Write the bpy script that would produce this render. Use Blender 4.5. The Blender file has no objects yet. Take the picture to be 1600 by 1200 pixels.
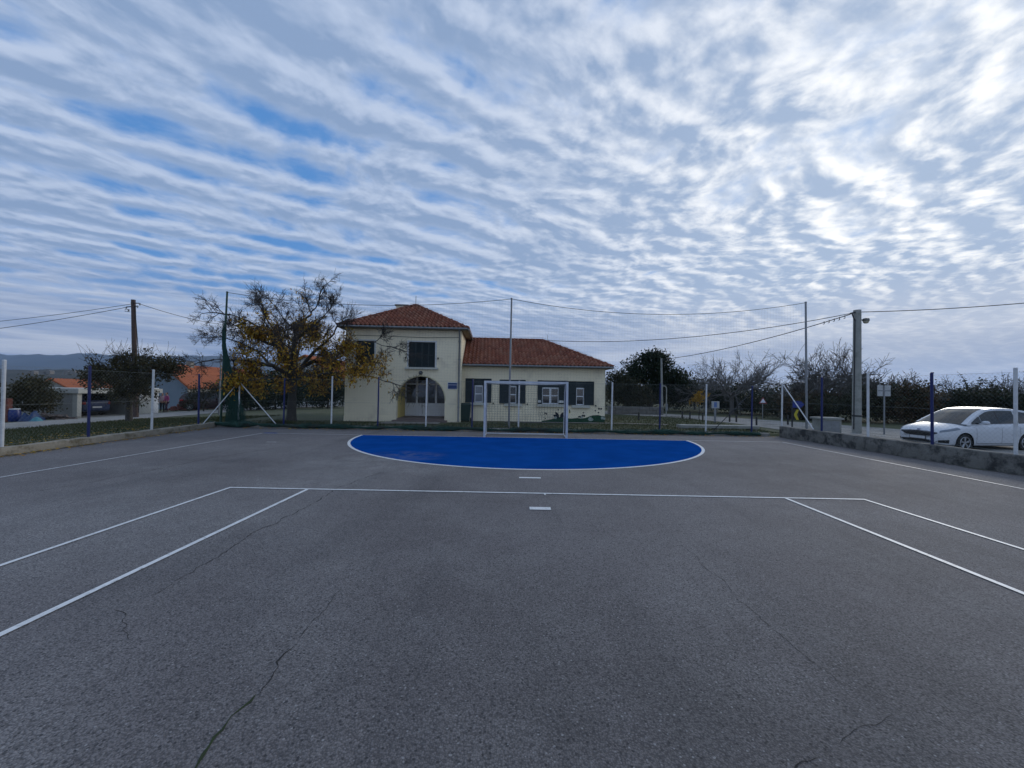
import bpy, bmesh, math, random
import numpy as np
from mathutils import Vector, Matrix
from mathutils.bvhtree import BVHTree
R = math.radians
random.seed(7)
C = bpy.context.scene.collection
scene = bpy.context.scene

# ------------------------------------------------------------------ camera
CAMH, FPX = 1.78, 633.0
yaw, pit, rol = R(0.62), R(0.90), 0.016
F = Vector((-math.sin(yaw)*math.cos(pit), math.cos(yaw)*math.cos(pit), math.sin(pit)))
R0 = Vector((math.cos(yaw), math.sin(yaw), 0)); U0 = R0.cross(F)
RX = R0*math.cos(rol) + U0*math.sin(rol); UX = U0*math.cos(rol) - R0*math.sin(rol)
CAM = Vector((0, 0, CAMH))
cd = bpy.data.cameras.new('camera'); cam = bpy.data.objects.new('camera', cd); C.objects.link(cam)
cd.sensor_width = 36; cd.lens = 36*FPX/1600; cd.clip_start = .05; cd.clip_end = 60000
M = Matrix((RX, UX, -F)).transposed().to_4x4(); M.translation = CAM
cam.matrix_world = M
scene.camera = cam

def ray(x, y):
    return F + RX*((x-800)/FPX) + UX*((600-y)/FPX)
def at(x, y, Y):                      # the point seen at a photo pixel, Y metres down the court
    d = ray(x, y); return CAM + d*(Y/d.y)
def gnd(x, y, z=0.0):                 # the point of the level z seen at a photo pixel
    d = ray(x, y); return CAM + d*((z-CAMH)/d.z)
def hz(x, Y, y):                      # height seen at pixel for a given depth
    return at(x, y, Y).z

# ------------------------------------------------------------------ materials
def new_mat(name):
    m = bpy.data.materials.new(name); m.use_nodes = True
    nt = m.node_tree; b = nt.nodes['Principled BSDF']
    return m, nt, b
def mat(name, col, rough=.7, var=.15, scale=6.0, metal=0.0, bump=0.0, bscale=None, spec=None, detail=5, col2=None, stain=None, coords='Object'):
    m, nt, b = new_mat(name)
    N = nt.nodes; L = nt.links
    tc = N.new('ShaderNodeTexCoord')
    no = N.new('ShaderNodeTexNoise'); no.inputs['Scale'].default_value = scale; no.inputs['Detail'].default_value = detail; no.inputs['Roughness'].default_value = .65
    L.new(tc.outputs[coords], no.inputs['Vector'])
    rp = N.new('ShaderNodeValToRGB')
    c = Vector(col[:3]); c2 = Vector(col2) if col2 else c*(1+var)
    c1 = c*(1-var) if not col2 else c
    rp.color_ramp.elements[0].position = .3; rp.color_ramp.elements[1].position = .7
    rp.color_ramp.elements[0].color = (*c1, 1); rp.color_ramp.elements[1].color = (*c2, 1)
    L.new(no.outputs['Fac'], rp.inputs['Fac'])
    out = rp.outputs['Color']
    if stain:                         # (colour, scale, lo, hi): weather marks with a shape of their own
        n2 = N.new('ShaderNodeTexNoise'); n2.inputs['Scale'].default_value = stain[1]; n2.inputs['Detail'].default_value = 8; n2.inputs['Roughness'].default_value = .7
        L.new(tc.outputs[coords], n2.inputs['Vector'])
        mr = N.new('ShaderNodeMapRange'); mr.inputs['From Min'].default_value = stain[2]; mr.inputs['From Max'].default_value = stain[3]
        L.new(n2.outputs['Fac'], mr.inputs['Value'])
        mx = N.new('ShaderNodeMix'); mx.data_type = 'RGBA'
        L.new(mr.outputs['Result'], mx.inputs['Factor']); L.new(out, mx.inputs['A']); mx.inputs['B'].default_value = (*stain[0], 1)
        out = mx.outputs['Result']
    L.new(out, b.inputs['Base Color'])
    b.inputs['Roughness'].default_value = rough; b.inputs['Metallic'].default_value = metal
    if spec is not None: b.inputs['Specular IOR Level'].default_value = spec
    if bump:
        n3 = N.new('ShaderNodeTexNoise'); n3.inputs['Scale'].default_value = bscale or scale*4; n3.inputs['Detail'].default_value = 6
        L.new(tc.outputs[coords], n3.inputs['Vector'])
        bp = N.new('ShaderNodeBump'); bp.inputs['Strength'].default_value = bump; bp.inputs['Distance'].default_value = .02
        L.new(n3.outputs['Fac'], bp.inputs['Height']); L.new(bp.outputs['Normal'], b.inputs['Normal'])
    return m
def leaf_mat(name, cols, rough=.6, trans=.25):
    m, nt, b = new_mat(name); N = nt.nodes; L = nt.links
    g = N.new('ShaderNodeNewGeometry'); rp = N.new('ShaderNodeValToRGB')
    els = rp.color_ramp.elements
    while len(els) < len(cols): els.new(.5)
    for i, c in enumerate(cols):
        els[i].position = i/(len(cols)-1) if len(cols) > 1 else 0; els[i].color = (*c, 1)
    L.new(g.outputs['Random Per Island'], rp.inputs['Fac']); L.new(rp.outputs['Color'], b.inputs['Base Color'])
    b.inputs['Roughness'].default_value = rough
    b.inputs['Specular IOR Level'].default_value = .25
    if trans:
        tr = N.new('ShaderNodeBsdfTranslucent'); L.new(rp.outputs['Color'], tr.inputs['Color'])
        mx = N.new('ShaderNodeMixShader'); mx.inputs[0].default_value = trans
        L.new(b.outputs[0], mx.inputs[1]); L.new(tr.outputs[0], mx.inputs[2])
        L.new(mx.outputs[0], nt.nodes['Material Output'].inputs['Surface'])
    return m

# ------------------------------------------------------------------ object helpers
def tag(o, label=None, cat=None, group=None, kind=None):
    if label: o['label'] = label
    if cat: o['category'] = cat
    if group: o['group'] = group
    if kind: o['kind'] = kind
    return o
def empty(name, loc=(0, 0, 0), rz=0.0, label=None, cat=None, group=None):
    o = bpy.data.objects.new(name, None); C.objects.link(o)
    o.location = loc; o.rotation_euler = (0, 0, rz); o.empty_display_size = .2
    return tag(o, label, cat, group)
class MB:
    """collects shapes and links them as ONE mesh object"""
    def __init__(s): s.v = []; s.f = []; s.mi = []; s.cur = 0
    def add(s, vs, fs):
        o = len(s.v); s.v += [tuple(v) for v in vs]
        for f in fs: s.f.append(tuple(i+o for i in f)); s.mi.append(s.cur)
    def box(s, x0, x1, y0, y1, z0, z1, mtx=None):
        vs = [Vector(p) for p in ((x0,y0,z0),(x1,y0,z0),(x1,y1,z0),(x0,y1,z0),(x0,y0,z1),(x1,y0,z1),(x1,y1,z1),(x0,y1,z1))]
        if mtx: vs = [mtx @ v for v in vs]
        s.add(vs, [(0,3,2,1),(4,5,6,7),(0,1,5,4),(1,2,6,5),(2,3,7,6),(3,0,4,7)])
    def tube(s, pts, rad, n=6, cap=True, closed=False):
        pts = [Vector(p) for p in pts]; k = len(pts)
        rads = rad if isinstance(rad, (list, tuple)) else [rad]*k
        vs = []; ref = None
        for i, p in enumerate(pts):
            if closed: t = pts[(i+1) % k]-pts[i-1]
            else: t = pts[min(i+1, k-1)]-pts[max(i-1, 0)]
            if t.length < 1e-9: t = Vector((0, 0, 1))
            t.normalize()
            if ref is None: ref = Vector((0, 0, 1)) if abs(t.z) < .9 else Vector((1, 0, 0))
            a = (ref - t*ref.dot(t))
            if a.length < 1e-4: a = t.orthogonal()
            a.normalize(); ref = a; b = t.cross(a)
            for j in range(n):
                w = 2*math.pi*j/n
                vs.append(p + (a*math.cos(w)+b*math.sin(w))*rads[i])
        fs = []
        for i in range(k if closed else k-1):
            i2 = (i+1) % k
            for j in range(n):
                fs.append((i*n+j, i*n+(j+1) % n, i2*n+(j+1) % n, i2*n+j))
        if cap and not closed:
            fs.append(tuple(range(n-1, -1, -1))); fs.append(tuple((k-1)*n+j for j in range(n)))
        s.add(vs, fs)
    def lathe(s, prof, c=(0, 0, 0), n=16, axis='z', mtx=None):
        vs = []
        for r, h in prof:
            for j in range(n):
                w = 2*math.pi*j/n; x, y = r*math.cos(w), r*math.sin(w)
                v = Vector((x, y, h)) if axis == 'z' else (Vector((x, h, y)) if axis == 'y' else Vector((h, x, y)))
                v = v + Vector(c)
                vs.append(mtx @ v if mtx else v)
        fs = []
        for i in range(len(prof)-1):
            for j in range(n): fs.append((i*n+j, i*n+(j+1) % n, (i+1)*n+(j+1) % n, (i+1)*n+j))
        fs.append(tuple(range(n-1, -1, -1))); fs.append(tuple((len(prof)-1)*n+j for j in range(n)))
        s.add(vs, fs)
    def prism(s, poly, y0, y1, flip=False):      # polygon in x,z extruded along y
        n = len(poly)
        vs = [(p[0], y0, p[1]) for p in poly] + [(p[0], y1, p[1]) for p in poly]
        fs = [tuple(range(n)), tuple(range(2*n-1, n-1, -1))] + [(i, i+n, (i+1) % n+n, (i+1) % n) for i in range(n)]
        s.add(vs, fs)
    def build(s, name, m, parent=None, smooth=None, fix=True):
        me = bpy.data.meshes.new(name); me.from_pydata(s.v, [], s.f)
        if fix:
            bm = bmesh.new(); bm.from_mesh(me); bmesh.ops.recalc_face_normals(bm, faces=bm.faces); bm.to_mesh(me); bm.free()
        for mm in (m if isinstance(m, (list, tuple)) else [m]): me.materials.append(mm)
        if isinstance(m, (list, tuple)): me.polygons.foreach_set('material_index', s.mi)
        if smooth is not None:
            me.polygons.foreach_set('use_smooth', [True]*len(me.polygons)); me.set_sharp_from_angle(angle=R(smooth))
        me.update()
        return link(name, me, parent)
def link(name, me, parent=None):
    o = bpy.data.objects.new(name, me); C.objects.link(o)
    if parent is not None: o.parent = parent
    return o
def np_mesh(name, verts, faces, m, parent=None):
    """verts (n,3) array, faces (k,4 or 3) int array"""
    me = bpy.data.meshes.new(name); verts = np.asarray(verts, np.float32); faces = np.asarray(faces, np.int32)
    k = faces.shape[1]
    me.vertices.add(len(verts)); me.vertices.foreach_set('co', verts.ravel())
    me.loops.add(faces.size); me.loops.foreach_set('vertex_index', faces.ravel())
    me.polygons.add(len(faces)); me.polygons.foreach_set('loop_start', np.arange(len(faces), dtype=np.int32)*k)
    me.polygons.foreach_set('loop_total', np.full(len(faces), k, np.int32))
    me.update(calc_edges=True); me.validate(); me.materials.append(m)
    return link(name, me, parent)
def boolean(o, cutters, op='DIFFERENCE'):
    for c in cutters:
        md = o.modifiers.new('b', 'BOOLEAN'); md.operation = op; md.object = c; md.solver = 'EXACT'
    bpy.context.view_layer.update()
    dg = bpy.context.evaluated_depsgraph_get()
    me = bpy.data.meshes.new_from_object(o.evaluated_get(dg)); o.modifiers.clear(); old = o.data; o.data = me; me.name = old.name
    for c in cutters: bpy.data.objects.remove(c)
    return o
def copy_tree(o, parent=None):
    c = o.copy(); C.objects.link(c)
    if parent is not None: c.parent = parent
    for ch in [x for x in bpy.data.objects if x.parent == o]: copy_tree(ch, c)
    return c
def set_parts_origin(): pass

# ------------------------------------------------------------------ world and sun
SUN_AZ, SUN_EL = 46.0, 17.0
sun_dir = Vector((math.sin(R(SUN_AZ))*math.cos(R(SUN_EL)), math.cos(R(SUN_AZ))*math.cos(R(SUN_EL)), math.sin(R(SUN_EL))))
def make_world():
    w = bpy.data.worlds.new('World'); scene.world = w; w.use_nodes = True
    nt = w.node_tree; N = nt.nodes; L = nt.links; N.clear()
    out = N.new('ShaderNodeOutputWorld'); bg = N.new('ShaderNodeBackground'); bg.inputs['Strength'].default_value = .1
    L.new(bg.outputs[0], out.inputs[0])
    sky = N.new('ShaderNodeTexSky'); sky.sky_type = 'NISHITA'; sky.sun_disc = False
    sky.sun_elevation = R(SUN_EL); sky.sun_rotation = R(SUN_AZ); sky.air_density = 1.0; sky.dust_density = .6; sky.ozone_density = 2.0
    def val(v):
        n = N.new('ShaderNodeValue'); n.outputs[0].default_value = v; return n.outputs[0]
    def math_(op, a, b=None, c=None, clamp=False):
        n = N.new('ShaderNodeMath'); n.operation = op; n.use_clamp = clamp
        for i, x in enumerate((a, b, c)):
            if x is None: continue
            if isinstance(x, (int, float)): n.inputs[i].default_value = x
            else: L.new(x, n.inputs[i])
        return n.outputs[0]
    def mr(v, a, b, c=0.0, d=1.0, smooth=True):
        n = N.new('ShaderNodeMapRange'); n.interpolation_type = 'SMOOTHSTEP' if smooth else 'LINEAR'
        L.new(v, n.inputs['Value'])
        for k, x in zip(('From Min', 'From Max', 'To Min', 'To Max'), (a, b, c, d)): n.inputs[k].default_value = x
        return n.outputs['Result']
    def mixc(f, a, b, mode='MIX'):
        n = N.new('ShaderNodeMix'); n.data_type = 'RGBA'; n.blend_type = mode
        for k, x in (('Factor', f), ('A', a), ('B', b)):
            if isinstance(x, (int, float)): n.inputs[k].default_value = x
            elif isinstance(x, tuple): n.inputs[k].default_value = (*x, 1)
            else: L.new(x, n.inputs[k])
        return n.outputs['Result']
    def noise(vec, scale, detail=6, rough=.55, dist=0.0, lac=2.0):
        n = N.new('ShaderNodeTexNoise'); L.new(vec, n.inputs['Vector'])
        n.inputs['Scale'].default_value = scale; n.inputs['Detail'].default_value = detail; n.inputs['Roughness'].default_value = rough
        n.inputs['Distortion'].default_value = dist; n.inputs['Lacunarity'].default_value = lac
        return n.outputs['Fac']
    tc = N.new('ShaderNodeTexCoord'); sp = N.new('ShaderNodeSeparateXYZ'); L.new(tc.outputs['Generated'], sp.inputs[0])
    X, Y, Z = sp.outputs
    zz = math_('ADD', math_('MAXIMUM', Z, 0.0), .066)
    px = math_('DIVIDE', X, zz); py = math_('DIVIDE', Y, zz)
    # rolls of cloud lie along 35 degrees to the court
    ca, sa = math.cos(R(34)), math.sin(R(34))
    a = math_('ADD', math_('MULTIPLY', px, ca), math_('MULTIPLY', py, sa))
    b = math_('SUBTRACT', math_('MULTIPLY', py, ca), math_('MULTIPLY', px, sa))
    def comb(x, y, z=0.0):
        n = N.new('ShaderNodeCombineXYZ')
        for i, q in enumerate((x, y, z)):
            if isinstance(q, (int, float)): n.inputs[i].default_value = q
            else: L.new(q, n.inputs[i])
        return n.outputs[0]
    plane = comb(px, py, 3.7)
    warp1 = math_('SUBTRACT', noise(plane, .8, 2), .5)
    warp2 = math_('SUBTRACT', noise(comb(px, py, 9.1), 1.3, 2), .5)
    a2 = math_('ADD', a, math_('MULTIPLY', warp2, .40)); b2 = math_('ADD', b, math_('MULTIPLY', warp1, .30))
    lmask = mr(X, .2, -.45)                                        # clear rolls stand to the left
    wamp = math_('ADD', .018, math_('MULTIPLY', lmask, .036))
    def dens(bb):
        rolls = noise(comb(math_('MULTIPLY', a2, 1.7), math_('MULTIPLY', bb, 2.9), 1.3), 1.0, 3, .5)      # elongated billows
        puffs = noise(comb(math_('MULTIPLY', a2, 3.6), math_('MULTIPLY', bb, 4.4), 5.3), 1.35, 7, .53)
        wave = math_('SINE', math_('ADD', math_('MULTIPLY', bb, 2*math.pi/.27), math_('MULTIPLY', warp2, 4.5)))
        tuft = noise(comb(math_('MULTIPLY', a2, 8.5), math_('MULTIPLY', bb, 9.5), 7.7), 1.3, 5, .55)
        d = math_('ADD', math_('ADD', math_('MULTIPLY', rolls, .40), math_('MULTIPLY', puffs, .44)), math_('MULTIPLY', tuft, .16))
        return math_('ADD', d, math_('MULTIPLY', wave, wamp))
    big = noise(comb(px, py, 12.0), .55, 2, .5)
    d0 = dens(b2); d1 = dens(math_('ADD', b2, .05)); slope = math_('SUBTRACT', d1, d0)                    # which side of a billow we see
    d = math_('ADD', d0, math_('MULTIPLY', math_('SUBTRACT', big, .5), .34))
    d = math_('SUBTRACT', math_('ADD', d, .052), math_('MULTIPLY', lmask, .074))
    horiz = mr(Z, .30, .04)
    d = math_('ADD', d, math_('MULTIPLY', horiz, .03))
    cov = mr(math_('ADD', d, math_('MULTIPLY', slope, .45)), .35, .50)
    thick = mr(d, .43, .62)
    side = mr(slope, -.07, .11)
    lum = math_('ADD', math_('MULTIPLY', math_('SUBTRACT', 1.0, thick), .55), math_('MULTIPLY', side, .75))
    lum = math_('MULTIPLY', math_('SUBTRACT', lum, .10), .90, clamp=True)
    # the sun behind the cloud brightens what is thin
    sd = N.new('ShaderNodeVectorMath'); sd.operation = 'DOT_PRODUCT'; L.new(tc.outputs['Generated'], sd.inputs[0]); sd.inputs[1].default_value = sun_dir
    glow = math_('POWER', math_('MAXIMUM', sd.outputs['Value'], 0.0), 5.0)
    lit = mixc(glow, (5.0, 6.0, 7.9), (12.0, 12.0, 11.8))
    core = mixc(glow, (2.6, 3.7, 5.75), (4.4, 5.5, 7.3))
    cl = mixc(lum, core, lit)
    blue = mixc(.75, sky.outputs[0], (.95, 3.0, 7.2))
    blue = mixc(glow, blue, (3.2, 4.9, 7.8))
    col = mixc(cov, blue, cl)
    # streaky grey layer low down
    st = noise(comb(math_('MULTIPLY', px, .50), math_('MULTIPLY', Z, 24.0), 0.5), 1.0, 5, .55)
    low = mr(Z, .25, .085)
    stc = mixc(mr(st, .40, .66), (2.5, 3.4, 5.4), (6.3, 6.8, 7.9))
    stc = mixc(math_('MULTIPLY', glow, .6), stc, (6.9, 7.3, 8.2))
    col = mixc(math_('MULTIPLY', low, .82), col, stc)
    L.new(col, bg.inputs['Color'])
make_world()
sl = bpy.data.lights.new('sun', 'SUN'); so = bpy.data.objects.new('sun', sl); C.objects.link(so)
sl.energy = .9; sl.angle = R(14); sl.color = (1.0, .93, .82)
so.rotation_euler = (-sun_dir).to_track_quat('-Z', 'Y').to_euler(); so.location = (30, 30, 40)
scene.view_settings.view_transform = 'Standard'; scene.view_settings.look = 'None'
scene.view_settings.exposure = 0; scene.view_settings.gamma = 1
scene.cycles.max_bounces = 6; scene.cycles.use_denoising = True
scene.cycles.transparent_max_bounces = 16
# ================================================================== GROUND
GOALY = 15.27
def curbL(y): y = max(-40, min(y, 19)); return -11.70 - .0700*y          # inner foot of the left kerb
def wallR(y): y = max(-40, min(y, 19)); return 12.46 - .0772*y           # inner foot of the right wall
BACKY = 17.35
def smooth(a, b, x):
    t = max(0, min(1, (x-a)/(b-a))); return t*t*(3-2*t)
def Hleft(d):                      # d metres beyond the left kerb
    return .15 - .04*min(d, 45) - .008*max(0, min(d-45, 400))
def H(x, y):
    cl, wr = curbL(y), wallR(y)
    if x < cl: return Hleft(cl-x)
    hb = .12 - .14*smooth(18, 22, y)
    hr = -.18 + .14*smooth(17, 27, y)
    if y < BACKY+.1: return -.10 if x <= wr else hr - (hr+.10)*(1-smooth(0, .3, x-wr))
    t = smooth(10.5, 14.5, x)
    h = hb*(1-t)+hr*t
    if x < cl+1.5: h = h + (Hleft(0)-h)*(1-(x-cl)/1.5)
    return h
offL = [0.12, .13, .3, .6, 1, 1.5, 2, 3, 4, 6, 8, 10, 13, 17, 22, 30, 45, 70, 110, 180, 300, 600, 1500, 4000]
cols = [('L', d) for d in reversed(offL)] + [('M', .0008)] + [('M', t/48) for t in range(1, 48)] + [('R', d) for d in [.12, .3]+[.5*k for k in range(1, 40)]+[21, 24, 28, 33, 40, 50, 70, 100, 180, 400, 900, 2000, 4000]]
rows = [-40, -25, -12, -4, 0]+[k for k in range(2, 17)]+[17.3, 17.5, 17.8]+[18+.5*k for k in range(44)]+[41, 43, 46, 50, 55, 62, 72, 90, 120, 170, 260, 420, 700, 1200, 2200, 4000]
tv = []
for y in rows:
    cl, wr = curbL(y), wallR(y)
    for k, t in cols:
        x = cl-t if k == 'L' else (wr+t if k == 'R' else cl+(wr-cl)*t)
        tv.append((x, y, H(x, y) if k != 'M' or y > BACKY+.1 else -.10))
nc = len(cols); tf = []
for i in range(len(rows)-1):
    for j in range(nc-1): tf.append((i*nc+j, i*nc+j+1, (i+1)*nc+j+1, (i+1)*nc+j))
M_grass = mat('grass_soil', (.050, .062, .022), .95, scale=1.3, col2=(.085, .088, .036), stain=((.13, .11, .075), .8, .55, .72), bump=.5, bscale=22)
terrain = np_mesh('terrain', tv, tf, M_grass); tag(terrain, 'grassy ground around the court, falling away to the left', kind='structure')

# asphalt of the court
def asphalt_mat():
    m, nt, b = new_mat('asphalt'); N = nt.nodes; L = nt.links
    tc = N.new('ShaderNodeTexCoord'); P = tc.outputs['Object']
    def noise(sc, det=4, rough=.6, vec=P):
        n = N.new('ShaderNodeTexNoise'); n.inputs['Scale'].default_value = sc; n.inputs['Detail'].default_value = det; n.inputs['Roughness'].default_value = rough
        L.new(vec, n.inputs['Vector']); return n.outputs['Fac']
    def mr(v, a, b_, c=0., d=1.):
        n = N.new('ShaderNodeMapRange'); L.new(v, n.inputs['Value'])
        for k, x in zip(('From Min', 'From Max', 'To Min', 'To Max'), (a, b_, c, d)): n.inputs[k].default_value = x
        return n.outputs['Result']
    def mixc(f, A, B, mode='MIX'):
        n = N.new('ShaderNodeMix'); n.data_type = 'RGBA'; n.blend_type = mode
        for k, x in (('Factor', f), ('A', A), ('B', B)):
            if isinstance(x, (int, float)): n.inputs[k].default_value = x
            elif isinstance(x, tuple): n.inputs[k].default_value = (*x, 1)
            else: L.new(x, n.inputs[k])
        return n.outputs['Result']
    def mul(a_, b_):
        n = N.new('ShaderNodeMath'); n.operation = 'MULTIPLY'
        for i, x in enumerate((a_, b_)):
            if isinstance(x, (int, float)): n.inputs[i].default_value = x
            else: L.new(x, n.inputs[i])
        return n.outputs[0]
    base = mixc(mr(noise(.16, 5, .6), .36, .64), (.132, .118, .114), (.203, .186, .181))
    base = mixc(mul(mr(noise(.9, 6, .7), .45, .75), .6), base, (.255, .24, .228))
    mp = N.new('ShaderNodeMapping'); mp.inputs['Scale'].default_value = (1.6, .16, 1); mp.inputs['Rotation'].default_value = (0, 0, R(-12)); L.new(P, mp.inputs['Vector'])
    base = mixc(mul(mr(noise(1.0, 5, .65, mp.outputs[0]), .52, .74), .5), base, (.085, .083, .085))        # dull scuffed streaks
    # pale patches: dusty near the blue zone, broad ones on the left and far court
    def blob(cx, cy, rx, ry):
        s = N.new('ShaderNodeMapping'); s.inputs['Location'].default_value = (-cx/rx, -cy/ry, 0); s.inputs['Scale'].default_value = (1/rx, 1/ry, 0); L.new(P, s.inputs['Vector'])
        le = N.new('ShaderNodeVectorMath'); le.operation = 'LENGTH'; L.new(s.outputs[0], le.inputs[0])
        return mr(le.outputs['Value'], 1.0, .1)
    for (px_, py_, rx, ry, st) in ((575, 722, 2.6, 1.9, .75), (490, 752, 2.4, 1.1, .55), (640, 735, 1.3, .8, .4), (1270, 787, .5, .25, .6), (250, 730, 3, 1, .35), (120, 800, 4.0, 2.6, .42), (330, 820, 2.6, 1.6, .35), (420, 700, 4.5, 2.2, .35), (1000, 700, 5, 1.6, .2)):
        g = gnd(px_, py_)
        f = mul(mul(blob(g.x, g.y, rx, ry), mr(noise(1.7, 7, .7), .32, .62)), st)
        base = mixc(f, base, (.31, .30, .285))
    for (px_, py_, rx, ry, st) in ((1330, 1060, 2.2, 1.3, .5), (860, 1000, .9, 1.8, .4), (1050, 1150, 1.5, .8, .4), (1480, 860, 2.5, 1.2, .3)):
        g = gnd(px_, py_); f = mul(mul(blob(g.x, g.y, rx, ry), mr(noise(1.3, 6, .65), .3, .6)), st); base = mixc(f, base, (.080, .074, .070))
    vo = N.new('ShaderNodeTexVoronoi'); vo.inputs['Scale'].default_value = 98; L.new(P, vo.inputs['Vector'])
    hs = N.new('ShaderNodeSeparateColor'); L.new(vo.outputs['Color'], hs.inputs[0])
    chip = mr(hs.outputs['Red'], .0, 1.0, .69, 1.34)
    base = mixc(1.0, base, chip, 'MULTIPLY')
    gap = mr(vo.outputs['Distance'], .45, .75)
    base = mixc(mul(gap, .55), base, (.035, .034, .036))
    vo2 = N.new('ShaderNodeTexVoronoi'); vo2.inputs['Scale'].default_value = 46; L.new(P, vo2.inputs['Vector'])
    h2 = N.new('ShaderNodeSeparateColor'); L.new(vo2.outputs['Color'], h2.inputs[0])
    pale = mul(mr(h2.outputs['Green'], .82, .9), mr(vo2.outputs['Distance'], .34, .22))
    base = mixc(mul(pale, .62), base, (.36, .35, .34))
    pit = mul(mr(h2.outputs['Blue'], .84, .9), mr(vo2.outputs['Distance'], .40, .28)); base = mixc(mul(pit, .75), base, (.03, .03, .031))
    L.new(base, b.inputs['Base Color']); b.inputs['Roughness'].default_value = .82; b.inputs['Specular IOR Level'].default_value = .35
    bp = N.new('ShaderNodeBump'); bp.inputs['Strength'].default_value = .6; bp.inputs['Distance'].default_value = .004
    inv = N.new('ShaderNodeMath'); inv.operation = 'SUBTRACT'; inv.inputs[0].default_value = 1; L.new(vo.outputs['Distance'], inv.inputs[1])
    L.new(inv.outputs[0], bp.inputs['Height']); L.new(bp.outputs['Normal'], b.inputs['Normal'])
    return m
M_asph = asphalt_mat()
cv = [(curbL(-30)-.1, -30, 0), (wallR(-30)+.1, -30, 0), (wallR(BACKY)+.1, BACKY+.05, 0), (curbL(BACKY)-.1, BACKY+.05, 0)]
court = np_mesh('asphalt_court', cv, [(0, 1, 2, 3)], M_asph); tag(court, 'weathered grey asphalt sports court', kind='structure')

# painted markings: thin sheets of worn paint
def paint_mat(name, col, wear=(.16, .155, .15), lo=.60, hi=.78, sc=4.0):
    m = mat(name, col, .55, var=.10, scale=9, stain=(wear, sc, lo, hi)); return m
M_white = paint_mat('white_paint', (.72, .72, .70), lo=.54, hi=.74, sc=15)
M_thin = paint_mat('worn_white_paint', (.62, .62, .61), lo=.50, hi=.68, sc=14)
def blue_mat():
    m, nt, b = new_mat('blue_paint'); N = nt.nodes; L = nt.links
    tc = N.new('ShaderNodeTexCoord')
    n = N.new('ShaderNodeTexNoise'); n.inputs['Scale'].default_value = 1.3; n.inputs['Detail'].default_value = 8; L.new(tc.outputs['Object'], n.inputs['Vector'])
    rp = N.new('ShaderNodeValToRGB'); rp.color_ramp.elements[0].color = (.0045, .054, .235, 1); rp.color_ramp.elements[1].color = (.006, .067, .285, 1)
    rp.color_ramp.elements[0].position = .35; rp.color_ramp.elements[1].position = .65; L.new(n.outputs['Fac'], rp.inputs['Fac'])
    g = gnd(637, 712); s = N.new('ShaderNodeMapping'); rx, ry = 1.15, .95
    s.inputs['Location'].default_value = (-g.x/rx, -g.y/ry, 0); s.inputs['Scale'].default_value = (1/rx, 1/ry, 0); L.new(tc.outputs['Object'], s.inputs['Vector'])
    le = N.new('ShaderNodeVectorMath'); le.operation = 'LENGTH'; L.new(s.outputs[0], le.inputs[0])
    mr = N.new('ShaderNodeMapRange'); mr.inputs['From Min'].default_value = 1.0; mr.inputs['From Max'].default_value = .2; L.new(le.outputs['Value'], mr.inputs['Value'])
    n2 = N.new('ShaderNodeTexNoise'); n2.inputs['Scale'].default_value = 2.2; n2.inputs['Detail'].default_value = 9; n2.inputs['Roughness'].default_value = .75; L.new(tc.outputs['Object'], n2.inputs['Vector'])
    m2 = N.new('ShaderNodeMapRange'); m2.inputs['From Min'].default_value = .42; m2.inputs['From Max'].default_value = .66; L.new(n2.outputs['Fac'], m2.inputs['Value'])
    mu = N.new('ShaderNodeMath'); mu.operation = 'MULTIPLY'; mr.inputs['To Max'].default_value = .6; L.new(mr.outputs[0], mu.inputs[0]); L.new(m2.outputs[0], mu.inputs[1])
    n4 = N.new('ShaderNodeTexNoise'); n4.inputs['Scale'].default_value = 14; n4.inputs['Detail'].default_value = 6; n4.inputs['Roughness'].default_value = .8; L.new(tc.outputs['Object'], n4.inputs['Vector'])
    m4 = N.new('ShaderNodeMapRange'); m4.inputs['From Min'].default_value = .68; m4.inputs['From Max'].default_value = .8; m4.inputs['To Max'].default_value = .6; L.new(n4.outputs['Fac'], m4.inputs['Value'])
    ad = N.new('ShaderNodeMath'); ad.operation = 'MAXIMUM'; L.new(mu.outputs[0], ad.inputs[0]); L.new(m4.outputs[0], ad.inputs[1])
    mx = N.new('ShaderNodeMix'); mx.data_type = 'RGBA'; L.new(ad.outputs[0], mx.inputs['Factor']); L.new(rp.outputs[0], mx.inputs['A']); mx.inputs['B'].default_value = (.19, .20, .21, 1)
    L.new(mx.outputs['Result'], b.inputs['Base Color']); b.inputs['Roughness'].default_value = .8; b.inputs['Specular IOR Level'].default_value = 0
    n3 = N.new('ShaderNodeTexVoronoi'); n3.inputs['Scale'].default_value = 70; L.new(tc.outputs['Object'], n3.inputs['Vector'])
    bp = N.new('ShaderNodeBump'); bp.inputs['Strength'].default_value = .4; bp.inputs['Distance'].default_value = .004; bp.invert = True
    L.new(n3.outputs['Distance'], bp.inputs['Height']); L.new(bp.outputs['Normal'], b.inputs['Normal'])
    return m
M_blue = blue_mat()
GX = .31
Rr = 6.06
def arc(r, n=72, a0=0, a1=math.pi): return [(GX+r*math.cos(a0+(a1-a0)*k/n), GOALY-r*math.sin(a0+(a1-a0)*k/n)) for k in range(n+1)]
def sheet(name, pts, z, m, label):
    me = bpy.data.meshes.new(name); me.from_pydata([(p[0], p[1], z) for p in pts], [], [tuple(range(len(pts)))])
    bm = bmesh.new(); bm.from_mesh(me); bmesh.ops.recalc_face_normals(bm, faces=bm.faces)
    for f in bm.faces:
        if f.normal.z < 0: f.normal_flip()
    bm.to_mesh(me); bm.free(); me.materials.append(m)
    return tag(link(name, me), label, kind='structure')
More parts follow.
